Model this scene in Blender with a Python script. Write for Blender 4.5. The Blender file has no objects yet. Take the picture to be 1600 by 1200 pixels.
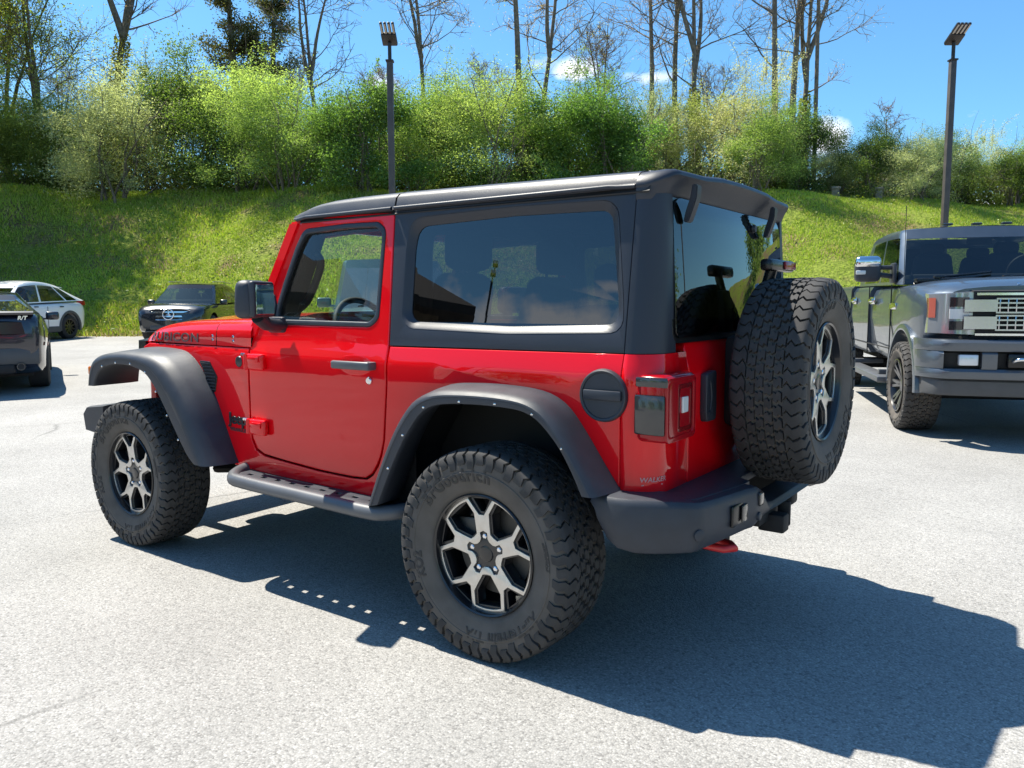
import bpy, bmesh, math, random
import numpy as np
from mathutils import Vector, Matrix, Euler
from math import sin, cos, pi, radians as RAD

SC = bpy.context.scene
COL = SC.collection

# ------------------------------------------------------------------ camera, sky, sun, exposure
CAM = np.array([-1.777, 3.178, 1.340]); FPX = 1242.5
YAW, PITCH, ROLL = RAD(-54.11), RAD(5.86), RAD(-0.14)
_d = np.array([cos(YAW)*cos(PITCH), sin(YAW)*cos(PITCH), -sin(PITCH)])
_r = np.cross(_d, [0, 0, 1]); _r /= np.linalg.norm(_r); _u = np.cross(_r, _d)
_r2 = _r*cos(ROLL)+_u*sin(ROLL); _u2 = -_r*sin(ROLL)+_u*cos(ROLL)
cam = bpy.data.cameras.new('camera'); camo = bpy.data.objects.new('camera', cam); COL.objects.link(camo)
cam.sensor_width = 36; cam.lens = 36*FPX/1600; cam.clip_start = .05; cam.clip_end = 3000
camo.matrix_world = Matrix(((_r2[0], _u2[0], -_d[0], CAM[0]), (_r2[1], _u2[1], -_d[1], CAM[1]), (_r2[2], _u2[2], -_d[2], CAM[2]), (0, 0, 0, 1)))
SC.camera = camo
SC.view_settings.view_transform = 'Standard'; SC.view_settings.look = 'None'
SC.view_settings.exposure = 0.95; SC.view_settings.gamma = 1
SC.cycles.max_bounces = 10; SC.cycles.transparent_max_bounces = 24; SC.cycles.caustics_reflective = False
SC.cycles.caustics_refractive = False; SC.cycles.sample_clamp_indirect = 8

SUN_EL = RAD(60.8); SUN_AZ = RAD(-0.6)       # azimuth from +X
world = bpy.data.worlds.new('World'); SC.world = world; world.use_nodes = True
def build_world():
    nt = world.node_tree; N = nt.nodes; L = nt.links; N.clear()
    out = N.new('ShaderNodeOutputWorld'); bg = N.new('ShaderNodeBackground'); sky = N.new('ShaderNodeTexSky')
    sky.sky_type = 'NISHITA'; sky.sun_disc = False; sky.sun_elevation = SUN_EL; sky.sun_rotation = RAD(90)-SUN_AZ
    sky.air_density = 1.0; sky.dust_density = .35; sky.ozone_density = 3.0
    bg.inputs['Strength'].default_value = 0.086
    tc = N.new('ShaderNodeTexCoord'); sep = N.new('ShaderNodeSeparateXYZ'); L.new(tc.outputs['Generated'], sep.inputs[0])
    # cumulus bank low over the horizon: noise on direction, stretched sideways
    mp = N.new('ShaderNodeMapping'); mp.inputs['Scale'].default_value = (1, 1, 2.6); L.new(tc.outputs['Generated'], mp.inputs[0])
    nz = N.new('ShaderNodeTexNoise'); nz.inputs['Scale'].default_value = 3.1; nz.inputs['Detail'].default_value = 9; nz.inputs['Roughness'].default_value = .56
    L.new(mp.outputs[0], nz.inputs['Vector'])
    er = N.new('ShaderNodeMapRange'); er.inputs[1].default_value = .02; er.inputs[2].default_value = .42; er.inputs[3].default_value = .53; er.inputs[4].default_value = .74
    L.new(sep.outputs['Z'], er.inputs[0])
    sb = N.new('ShaderNodeMath'); sb.operation = 'SUBTRACT'; L.new(nz.outputs['Fac'], sb.inputs[0]); L.new(er.outputs[0], sb.inputs[1])
    cr = N.new('ShaderNodeMapRange'); cr.inputs[1].default_value = 0; cr.inputs[2].default_value = .07; L.new(sb.outputs[0], cr.inputs[0])
    mx = N.new('ShaderNodeMixRGB'); L.new(cr.outputs[0], mx.inputs[0])
    tint = N.new('ShaderNodeMixRGB'); tint.blend_type = 'MULTIPLY'; tint.inputs[0].default_value = 1; tint.inputs[2].default_value = (.66, 1.07, 1.24, 1)
    L.new(sky.outputs[0], tint.inputs[1]); L.new(tint.outputs[0], mx.inputs[1])
    mx.inputs[2].default_value = (8.0, 8.2, 8.6, 1)
    last = mx.outputs[0]
    # a few small fair-weather clouds over the tree line
    for (yaw, el, wid, hei, amt) in ((-58.7, 15.6, .050, .016, 1.0), (-75.0, 10.6, .042, .022, 1.0), (-45.2, 14.6, .03, .018, .9), (-71.6, 10.6, .05, .018, .9), (-64.0, 15.0, .04, .010, .7), (57.0, 12.3, .26, .038, .8), (72.0, 11.0, .2, .05, .8), (62.0, 15.2, .06, .010, .6)):
        c = (cos(RAD(el))*cos(RAD(yaw)), cos(RAD(el))*sin(RAD(yaw)), sin(RAD(el)))
        sbv = N.new('ShaderNodeVectorMath'); sbv.operation = 'SUBTRACT'; L.new(tc.outputs['Generated'], sbv.inputs[0]); sbv.inputs[1].default_value = c
        scv = N.new('ShaderNodeVectorMath'); scv.operation = 'MULTIPLY'; L.new(sbv.outputs[0], scv.inputs[0]); scv.inputs[1].default_value = (1/wid, 1/wid, 1/hei)
        ln = N.new('ShaderNodeVectorMath'); ln.operation = 'LENGTH'; L.new(scv.outputs[0], ln.inputs[0])
        n2 = N.new('ShaderNodeTexNoise'); n2.inputs['Scale'].default_value = 26; n2.inputs['Detail'].default_value = 7; L.new(tc.outputs['Generated'], n2.inputs['Vector'])
        ad = N.new('ShaderNodeMath'); ad.operation = 'MULTIPLY_ADD'; L.new(n2.outputs['Fac'], ad.inputs[0]); ad.inputs[1].default_value = 2.4; L.new(ln.outputs['Value'], ad.inputs[2])
        mm = N.new('ShaderNodeMapRange'); mm.inputs[1].default_value = 2.05; mm.inputs[2].default_value = 1.35; mm.inputs[3].default_value = 0; mm.inputs[4].default_value = amt; L.new(ad.outputs[0], mm.inputs[0])
        mc = N.new('ShaderNodeMixRGB'); L.new(mm.outputs[0], mc.inputs[0]); L.new(last, mc.inputs[1]); mc.inputs[2].default_value = (9.0, 9.2, 9.6, 1); last = mc.outputs[0]
    L.new(last, bg.inputs['Color']); L.new(bg.outputs[0], out.inputs[0])
build_world()
sl = bpy.data.lights.new('sun', 'SUN'); sl.energy = 5.0; sl.angle = RAD(.53); sl.color = (1, .945, .83)
so = bpy.data.objects.new('sun', sl); COL.objects.link(so)
_sd = Vector((cos(SUN_EL)*cos(SUN_AZ), cos(SUN_EL)*sin(SUN_AZ), sin(SUN_EL)))
so.rotation_euler = _sd.to_track_quat('Z', 'Y').to_euler(); so.location = (6, 0, 30)

# ------------------------------------------------------------------ placement helpers
GF = np.array([cos(YAW), sin(YAW)]); GR = np.array([sin(YAW), -cos(YAW)])
def st(s, t):                       # distance ahead of the camera and sideways -> world x, y
    return CAM[0]+s*GF[0]+t*GR[0], CAM[1]+s*GF[1]+t*GR[1]
def st_of(x, y):
    dx, dy = x-CAM[0], y-CAM[1]
    return dx*GF[0]+dy*GF[1], dx*GR[0]+dy*GR[1]
def lot_z(s):                       # the lot falls very slightly towards the viewer
    s = np.asarray(s, float)
    return np.where(s < 4, 0, np.where(s < 7, .018*(s-4)**2/6, .018*(s-5.5)))
EDGE = 24.2
def wob(x, y):
    return np.sin(x*.31+1.3)*np.cos(y*.27+.4)*.5+np.sin(x*.83+y*.6)*.25+np.sin(x*1.9-y*1.3+2)*.12
def bank_z(s, t):
    s = np.asarray(s, float); t = np.asarray(t, float)
    u = np.clip((s-EDGE)/(13.3+1.1*np.sin(t*.33+.6)+.5*np.sin(t*.9)), 0, 1); sm = u*u*(3-2*u)*.55+u*.45
    top = 6.0-.018*np.clip(t-4, 0, 40)+.012*np.clip(-t, 0, 20)
    z = lot_z(EDGE)+sm*top+np.clip(s-EDGE-13.5, 0, 60)*.035
    return z+wob(s*1.3, t)*.22*np.clip((s-EDGE)/3, 0, 1)-.03*(s < EDGE+.05)
def gz(s, t):
    return float(bank_z(s, t)) if s > EDGE else float(lot_z(s))
def at(px, s, dz=0):                # a point on the ground in the direction of image column px
    t = (px-800)/FPX*s
    x, y = st(s, t)
    return Vector((x, y, gz(s, t)+dz))

# ------------------------------------------------------------------ object helpers
def tag(o, label=None, cat=None, group=None, kind=None):
    if label: o['label'] = label
    if cat: o['category'] = cat
    if group: o['group'] = group
    if kind: o['kind'] = kind
    return o
def empty(name, loc=(0, 0, 0), rz=0, parent=None):
    o = bpy.data.objects.new(name, None); COL.objects.link(o); o.location = loc; o.rotation_euler = (0, 0, rz)
    o.empty_display_size = .2
    if parent: o.parent = parent
    return o
def link(name, me, mat=None, parent=None, smooth=35, wn=False):
    o = bpy.data.objects.new(name, me); COL.objects.link(o)
    if mat is not None:
        ms = mat if isinstance(mat, (list, tuple)) else [mat]
        if len(me.materials) == 0:
            for m in ms: me.materials.append(m)
    if smooth:
        me.polygons.foreach_set('use_smooth', np.ones(len(me.polygons), bool)); me.set_sharp_from_angle(angle=RAD(smooth))
    if parent: o.parent = parent
    if wn:
        md = o.modifiers.new('wn', 'WEIGHTED_NORMAL'); md.keep_sharp = True; md.weight = 100
    return o
def link_each(name, me, mat=None, parent=None, smooth=35):
    """every connected piece of a mesh becomes an object of its own"""
    n = len(me.vertices); lab = list(range(n))
    def find(i):
        while lab[i] != i: lab[i] = lab[lab[i]]; i = lab[i]
        return i
    for e in me.edges:
        a, b = find(e.vertices[0]), find(e.vertices[1])
        if a != b: lab[a] = b
    groups = {}
    for p in me.polygons: groups.setdefault(find(p.vertices[0]), []).append(p)
    out = []
    for ps in groups.values():
        ids = sorted({v for p in ps for v in p.vertices}); ix = {v: i for i, v in enumerate(ids)}
        m2 = bpy.data.meshes.new(name); m2.from_pydata([me.vertices[i].co for i in ids], [], [[ix[v] for v in p.vertices] for p in ps]); m2.update(); out.append(link(name, m2, mat, parent, smooth))
    bpy.data.meshes.remove(me); return out
def copy_tree(o, parent=None):
    c = o.copy(); COL.objects.link(c)
    if parent: c.parent = parent
    for ch in list(o.children): copy_tree(ch, c)
    return c

class MB:
    """collects shapes into one mesh"""
    def __init__(s): s.v = []; s.f = []; s.m = []
    def add(s, vs, fs, mi=0, M=None):
        b = len(s.v)
        if M is not None: vs = [tuple(M @ Vector(v)) for v in vs]
        s.v += [tuple(v) for v in vs]; s.f += [tuple(i+b for i in f) for f in fs]; s.m += [mi]*len(fs); return s
    def me(s, name='mesh', recalc=False):
        me = bpy.data.meshes.new(name); me.from_pydata(s.v, [], s.f); me.polygons.foreach_set('material_index', s.m)
        if recalc:
            bm = bmesh.new(); bm.from_mesh(me); bmesh.ops.recalc_face_normals(bm, faces=bm.faces); bm.to_mesh(me); bm.free()
        me.update(); return me
    def box(s, c, d, bev=0, seg=2, M=None, mi=0, taper=None):
        bm = bmesh.new(); bmesh.ops.create_cube(bm, size=1)
        for v in bm.verts:
            v.co = Vector((v.co.x*d[0], v.co.y*d[1], v.co.z*d[2]))
            if taper and v.co.z > 0: v.co.x *= taper[0]; v.co.y *= taper[1]
        if bev: bmesh.ops.bevel(bm, geom=bm.edges[:], offset=bev, segments=seg, affect='EDGES', profile=.5)
        vs = [v.co+Vector(c) for v in bm.verts]; bm.verts.index_update()
        fs = [[v.index for v in f.verts] for f in bm.faces]; bm.free(); return s.add(vs, fs, mi, M)
    def tube(s, path, r, n=10, caps=True, M=None, mi=0):
        P = [Vector(p) for p in path]; rs = r if isinstance(r, (list, tuple, np.ndarray)) else [r]*len(P)
        vs = []; fs = []; up = None
        for i, p in enumerate(P):
            d = (P[min(i+1, len(P)-1)]-P[max(i-1, 0)]).normalized()
            if up is None: up = d.orthogonal().normalized()
            up = (up-d*up.dot(d)).normalized(); q = d.cross(up)
            for k in range(n):
                a = 2*pi*k/n; vs.append(p+(up*cos(a)+q*sin(a))*rs[i])
        for i in range(len(P)-1):
            for k in range(n):
                fs.append((i*n+k, i*n+(k+1) % n, (i+1)*n+(k+1) % n, (i+1)*n+k))
        if caps: fs.append(tuple(range(n))[::-1]); fs.append(tuple((len(P)-1)*n+k for k in range(n)))
        return s.add(vs, fs, mi, M)
    def lathe(s, prof, n=48, M=None, mi=0, close=False):
        """prof: list of (axial w, radius r); axis is local Y"""
        vs = []; fs = []; m = len(prof)
        for k in range(n):
            a = 2*pi*k/n
            for w, r in prof: vs.append((r*cos(a), w, r*sin(a)))
        for k in range(n):
            for j in range(m-1 if not close else m):
                a, b = k*m+j, k*m+(j+1) % m; c, d = ((k+1) % n)*m+(j+1) % m, ((k+1) % n)*m+j
                fs.append((a, b, c, d))
        return s.add(vs, fs, mi, M)
    def disc(s, c, r, n=24, M=None, mi=0):
        """flat disc facing +Y"""
        vs = [(c[0]+r*cos(2*pi*k/n), c[1], c[2]+r*sin(2*pi*k/n)) for k in range(n)]
        return s.add(vs, [tuple(range(n))[::-1]], mi, M)
    def loft(s, rings, closed=True, caps=True, M=None, mi=0):
        m = len(rings[0]); vs = [v for r in rings for v in r]; fs = []
        for i in range(len(rings)-1):
            for k in range(m if closed else m-1):
                fs.append((i*m+k, i*m+(k+1) % m, (i+1)*m+(k+1) % m, (i+1)*m+k))
        if caps and closed: fs.append(tuple(range(m))[::-1]); fs.append(tuple((len(rings)-1)*m+k for k in range(m)))
        return s.add(vs, fs, mi, M)
    def addme(s, me, M=None, mi=0):
        return s.add([v.co.copy() for v in me.vertices], [tuple(p.vertices) for p in me.polygons], mi, M)

def fillet(pts, r, n=6):
    """pts: (u,v) or (u,v,radius); returns polygon with rounded corners"""
    out = []; m = len(pts)
    for i in range(m):
        p = Vector(pts[i][:2]); rr = pts[i][2] if len(pts[i]) > 2 else r
        a = Vector(pts[i-1][:2])-p; b = Vector(pts[(i+1) % m][:2])-p
        la, lb = a.length, b.length
        if rr <= 0 or la < 1e-6 or lb < 1e-6: out.append(tuple(p)); continue
        a /= la; b /= lb; ang = a.angle(b)
        if ang > pi-.02: out.append(tuple(p)); continue
        t = min(rr/math.tan(ang/2), la*.49, lb*.49); rr = t*math.tan(ang/2)
        c = p+(a+b).normalized()*(rr/sin(ang/2)); s0 = p+a*t-c; s1 = p+b*t-c
        a0 = math.atan2(s0.y, s0.x); da = (math.atan2(s1.y, s1.x)-a0+pi) % (2*pi)-pi
        for k in range(n+1): out.append((c.x+rr*cos(a0+da*k/n), c.y+rr*sin(a0+da*k/n)))
    return out
def catmull(pts, n=6, closed=False):
    P = [np.array(p, float) for p in pts]; out = []; m = len(P)
    for i in range(m if closed else m-1):
        p1, p2 = P[i], P[(i+1) % m]
        p0 = P[i-1] if (i > 0 or closed) else 2*p1-p2; p3 = P[(i+2) % m] if (i+2 < m or closed) else 2*p2-p1
        for k in range(n):
            t = k/n; out.append(.5*(2*p1+(p2-p0)*t+(2*p0-5*p1+4*p2-p3)*t*t+(3*p1-p0-3*p2+p3)*t**3))
    if not closed: out.append(P[-1])
    return out
def resample(pts, n):
    P = np.array(pts, float); d = np.r_[0, np.cumsum(np.linalg.norm(np.diff(P, axis=0), axis=1))]; q = np.linspace(0, d[-1], n)
    return np.stack([np.interp(q, d, P[:, k]) for k in range(P.shape[1])], 1)
def curve_mesh(cu):
    o = bpy.data.objects.new('tmp', cu); COL.objects.link(o)
    dg = bpy.context.evaluated_depsgraph_get(); me = bpy.data.meshes.new_from_object(o.evaluated_get(dg))
    bpy.data.objects.remove(o); bpy.data.curves.remove(cu); me.materials.clear(); return me
def plate_me(outline, holes=(), depth=.01, bev=.003, res=2):
    """filled polygon in local (u,v), thickness along w from -depth to 0, rounded rims"""
    cu = bpy.data.curves.new('c', 'CURVE'); cu.dimensions = '2D'; cu.fill_mode = 'BOTH'
    cu.extrude = max(depth/2-bev, .0002); cu.bevel_depth = bev; cu.bevel_resolution = res; cu.offset = -bev
    for pl in [outline]+list(holes):
        s = cu.splines.new('POLY'); s.points.add(len(pl)-1); s.use_cyclic_u = True
        for i, p in enumerate(pl): s.points[i].co = (p[0], p[1], 0, 1)
    me = curve_mesh(cu)
    for v in me.vertices: v.co.z -= depth/2
    return me
def cut_grid(me, us=(), vs=()):
    bm = bmesh.new(); bm.from_mesh(me); bmesh.ops.remove_doubles(bm, verts=bm.verts, dist=1e-5)
    for ax, L in ((0, us), (1, vs)):
        for c in L:
            co = [0, 0, 0]; co[ax] = c; no = [0, 0, 0]; no[ax] = 1
            bmesh.ops.bisect_plane(bm, geom=bm.verts[:]+bm.edges[:]+bm.faces[:], dist=1e-6, plane_co=co, plane_no=no)
    bm.to_mesh(me); bm.free(); return me
def remap(me, fn, recalc=True):
    for v in me.vertices: v.co = Vector(fn(v.co.x, v.co.y, v.co.z))
    bm = bmesh.new(); bm.from_mesh(me); bmesh.ops.remove_doubles(bm, verts=bm.verts, dist=1e-5)
    if recalc: bmesh.ops.recalc_face_normals(bm, faces=bm.faces)
    bm.to_mesh(me); bm.free(); return me
def text_me(txt, size, extr=.001, bold=0, shear=0, space=1):
    cu = bpy.data.curves.new('t', 'FONT'); cu.body = txt; cu.size = size; cu.extrude = extr; cu.align_x = 'CENTER'; cu.align_y = 'CENTER'
    cu.offset = bold; cu.shear = shear; cu.space_character = space
    return curve_mesh(cu)

# ------------------------------------------------------------------ materials
def newmat(name):
    m = bpy.data.materials.new(name); m.use_nodes = True; return m, m.node_tree.nodes, m.node_tree.links, m.node_tree.nodes['Principled BSDF']
def simple(name, col, rough=.5, metal=0, coat=0, spec=.5, var=0, vscale=8, bump=0, bscale=200, coatr=.03, em=None):
    m, N, L, P = newmat(name)
    P.inputs['Base Color'].default_value = (*col, 1); P.inputs['Roughness'].default_value = rough; P.inputs['Metallic'].default_value = metal
    P.inputs['Coat Weight'].default_value = coat; P.inputs['Coat Roughness'].default_value = coatr; P.inputs['Specular IOR Level'].default_value = spec
    tc = N.new('ShaderNodeTexCoord')
    if var:
        nz = N.new('ShaderNodeTexNoise'); nz.inputs['Scale'].default_value = vscale; nz.inputs['Detail'].default_value = 5; L.new(tc.outputs['Object'], nz.inputs['Vector'])
        mr = N.new('ShaderNodeMapRange'); mr.inputs[1].default_value = .3; mr.inputs[2].default_value = .7; mr.inputs[3].default_value = 1-var; mr.inputs[4].default_value = 1+var
        L.new(nz.outputs['Fac'], mr.inputs[0])
        mx = N.new('ShaderNodeMixRGB'); mx.blend_type = 'MULTIPLY'; mx.inputs[0].default_value = 1; mx.inputs[1].default_value = (*col, 1); L.new(mr.outputs[0], mx.inputs[2])
        L.new(mx.outputs[0], P.inputs['Base Color'])
        m2 = N.new('ShaderNodeMapRange'); m2.inputs[3].default_value = max(0, rough-.08); m2.inputs[4].default_value = min(1, rough+.1); L.new(nz.outputs['Fac'], m2.inputs[0]); L.new(m2.outputs[0], P.inputs['Roughness'])
    if bump:
        nb = N.new('ShaderNodeTexNoise'); nb.inputs['Scale'].default_value = bscale; nb.inputs['Detail'].default_value = 3; L.new(tc.outputs['Object'], nb.inputs['Vector'])
        bp = N.new('ShaderNodeBump'); bp.inputs['Strength'].default_value = bump; bp.inputs['Distance'].default_value = .002; L.new(nb.outputs['Fac'], bp.inputs['Height']); L.new(bp.outputs[0], P.inputs['Normal'])
    if em: P.inputs['Emission Color'].default_value = (*em[0], 1); P.inputs['Emission Strength'].default_value = em[1]
    return m
def glass(name, tint, refl=1.0, ior=1.5):
    m, N, L, P = newmat(name); N.remove(P); out = N['Material Output']
    fr = N.new('ShaderNodeFresnel'); fr.inputs['IOR'].default_value = ior
    tr = N.new('ShaderNodeBsdfTransparent'); tr.inputs['Color'].default_value = (*tint, 1)
    gl = N.new('ShaderNodeBsdfGlossy'); gl.inputs['Roughness'].default_value = 0.0; gl.inputs['Color'].default_value = (refl, refl, refl, 1)
    ge = N.new('ShaderNodeNewGeometry'); io = N.new('ShaderNodeMapRange'); io.inputs[3].default_value = ior; io.inputs[4].default_value = 1/ior
    L.new(ge.outputs['Backfacing'], io.inputs[0]); L.new(io.outputs[0], fr.inputs['IOR'])
    mx = N.new('ShaderNodeMixShader'); L.new(fr.outputs[0], mx.inputs[0]); L.new(tr.outputs[0], mx.inputs[1]); L.new(gl.outputs[0], mx.inputs[2]); L.new(mx.outputs[0], out.inputs[0])
    return m
M = {}
M['red'] = simple('red_paint', (.80, .0015, .007), .42, 0, 1.0, .04, var=.02, vscale=3, coatr=.015); M['red'].node_tree.nodes['Principled BSDF'].inputs['Coat IOR'].default_value = 1.48
M['plastic'] = simple('black_textured_plastic', (.029, .034, .045), .48, var=.15, vscale=14, bump=.25, bscale=700)
M['hardtop'] = simple('black_hardtop_plastic', (.020, .024, .035), .42, var=.08, vscale=5, bump=.15, bscale=900)
M['dark'] = simple('dark_underbody', (.012, .012, .013), .7, var=.3, vscale=6)
M['trim'] = simple('gloss_black_trim', (.010, .010, .011), .25)
M['rubber'] = simple('tyre_rubber', (.040, .038, .037), .78, var=.35, vscale=18, bump=.3, bscale=400)
M['sidewall'] = simple('dusty_sidewall_rubber', (.105, .092, .080), .85, var=.25, vscale=9, bump=.25, bscale=500)
M['letter'] = simple('raised_rubber_lettering', (.040, .036, .033), .7)
M['alu'] = simple('machined_aluminium', (.62, .60, .57), .32, .9, var=.08, vscale=30)
M['rimblack'] = simple('black_wheel_paint', (.012, .012, .014), .3, coat=.4)
M['steel'] = simple('worn_steel', (.32, .31, .30), .42, 1, var=.2)
M['disc'] = simple('dull_brake_steel', (.10, .095, .09), .5, 1, var=.2)
M['chrome'] = simple('bright_chrome', (.75, .76, .78), .12, 1)
M['redlens'] = simple('red_lens', (.34, .002, .008), .2, coat=.5, spec=.2)
M['deepred'] = simple('deep_red_lens', (.16, .001, .004), .15, coat=.5)
M['smoke'] = simple('smoked_lens', (.022, .022, .024), .2, coat=.8)
M['amber'] = simple('amber_lens', (.7, .16, .01), .2, coat=.8)
M['white'] = simple('white_lens', (.7, .7, .68), .2, coat=.6)
M['decal'] = simple('dark_red_grey_decal', (.10, .045, .05), .45)
M['badge'] = simple('dark_badge_metal', (.06, .06, .065), .3, .6)
M['sticker'] = simple('pale_pink_sticker', (.62, .30, .30), .5)
M['step'] = simple('satin_step_coating', (.10, .105, .115), .38, var=.1)
M['hook'] = simple('red_tow_hook', (.55, .02, .02), .4, coat=.3)
M['interior'] = simple('black_interior', (.014, .014, .015), .65, var=.15)
M['seat'] = simple('dark_cloth_seat', (.018, .018, .02), .85, var=.2, vscale=20)
M['silverin'] = simple('silver_interior_trim', (.42, .42, .42), .35, .6)
M['tint'] = glass('dark_tinted_glass', (.15, .165, .165), 1.0, 1.85)
M['clear'] = glass('clear_door_glass', (.86, .91, .88))
M['mirror'] = simple('mirror_glass', (.55, .6, .65), .02, 1)
# ================================================================== wheels with mud-terrain tyres
TR, TW = .404, .135
def tyre_parts(R=TR, W=TW, bead=.228, N=50, seed=1):
    rnd = random.Random(seed); b = MB()
    base = R-.014
    prof = [(W*.72, bead), (W*.80, bead+.006), (W*.88, bead+.03), (W*.965, bead+.07), (W*.985, R*.76), (W*.97, R*.85), (W*.93, R*.91), (W*.86, base-.006), (W*.5, base), (0, base+.001)]
    prof = prof+[(-w, r) for w, r in prof[-2::-1]]
    b.lathe(prof, 96, mi=1)
    # raised bead ring and sidewall rib
    b.lathe([(W*.985, R*.79), (W*1.0, R*.785), (W*1.0, R*.775), (W*.985, R*.77)], 96, mi=1)
    def P3(th, w, r): return (r*sin(th), w, r*cos(th))
    def block(poly, rt, rb, ctr):
        """poly of (theta, w, rdrop)"""
        n = len(poly); cx = sum(p[0] for p in poly)/n; cw = sum(p[1] for p in poly)/n
        top = [P3(cx+(p[0]-cx)*.90, cw+(p[1]-cw)*.93, rt-p[2]) for p in poly]; bot = [P3(p[0], p[1], rb-p[2]) for p in poly]
        fs = [tuple(range(n))]+[((k+1) % n, k, n+k, n+(k+1) % n) for k in range(n)]
        b.add(top+bot, fs, 0)
    dp = 2*pi/N
    for sgn in (1, -1):
        for k in range(N):
            t0 = (k+(.5 if sgn < 0 else 0))*dp+rnd.uniform(-.03, .03)*dp
            lw = .40*dp; big = (k % 2 == 0)
            # shoulder lug: stations across the tread and down the sidewall, each shifted to make a zigzag
            st_ = [(.51*W, 0, .16), (.60*W, .001, -.22), (.72*W, .002, .16), (.84*W, .005, .02), (.92*W, .009, -.14), (.985*W, .022, .12), ((1.02 if big else 1.01)*W, .048, -.05), ((1.0 if big else .99)*W, .074 if big else .058, .10)]
            top = []; bot = []
            for j, (w, dr, sh) in enumerate(st_):
                ww = lw*(.88 if j < 1 else 1)*(1 if j < 5 else .85)
                for e in (-1, 1):
                    th = t0+sh*dp+e*ww
                    top.append(P3(th, sgn*w, R-dr)); bot.append(P3(th+e*.03*dp, sgn*(w-(.012 if j > 2 else 0)), R-dr-(.015 if j < 5 else .006)))
            n = len(st_); fs = []
            for j in range(n-1):
                a = 2*j; fs += [(a, a+1, a+3, a+2), (2*n+a, a, a+2, 2*n+a+2), (a+1, 2*n+a+1, 2*n+a+3, a+3)]
            fs += [(0, 2*n, 2*n+1, 1), (2*n-2, 2*n-1, 4*n-1, 4*n-2)]
            b.add(top+bot, fs, 0)
            # two interlocking inner rows of Z-shaped blocks
            for (w0, w1, off, fl) in ((.255*W, .475*W, .35, 1), (.02*W, .225*W, .85, -1)):
                c = t0+off*dp; wm = (w0+w1)/2; hh = (w1-w0); j1 = rnd.uniform(-.05, .05)
                q = [(-.43, w0), (-.26+j1, wm-.14*hh), (-.52, wm+.10*hh), (-.34, w1), (.40, w1), (.20+j1, wm+.14*hh), (.46, wm-.10*hh), (.33, w0)]
                block([(c+fl*u*dp*.92, sgn*w, 0) for u, w in q], R-(.0015 if (k+(fl > 0)) % 2 else 0), R-.014, c)
    me = b.me('tyre', recalc=False)
    bm = bmesh.new(); bm.from_mesh(me); bmesh.ops.recalc_face_normals(bm, faces=bm.faces); bm.to_mesh(me); bm.free()
    # raised lettering bent round the sidewall
    def arc_text(txt, size, r, ang, sp=1.05):
        t = text_me(txt, size, .0006, bold=.002, space=sp); out = MB()
        vs = []
        for v in t.vertices:
            a = ang+v.co.x/r; rr = r+v.co.y
            w = np.interp(rr, [bead+.03, bead+.07, R*.76, R*.85], [W*.88, W*.965, W*.985, W*.97])+.002+v.co.z
            vs.append((rr*cos(a), w, rr*sin(a)))
        out.add(vs, [tuple(p.vertices) for p in t.polygons]); bpy.data.meshes.remove(t); return out
    lt = [o.me('lettering') for o in (arc_text('BFGoodrich', .066, .303, pi*.40, 1.12), arc_text('All-Terrain T/A', .052, .303, -pi*.60, 1.12), arc_text('LT285/70R17', .018, .310, pi*.97), arc_text('KO2', .052, .303, -pi*.06))]
    return me, lt
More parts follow.
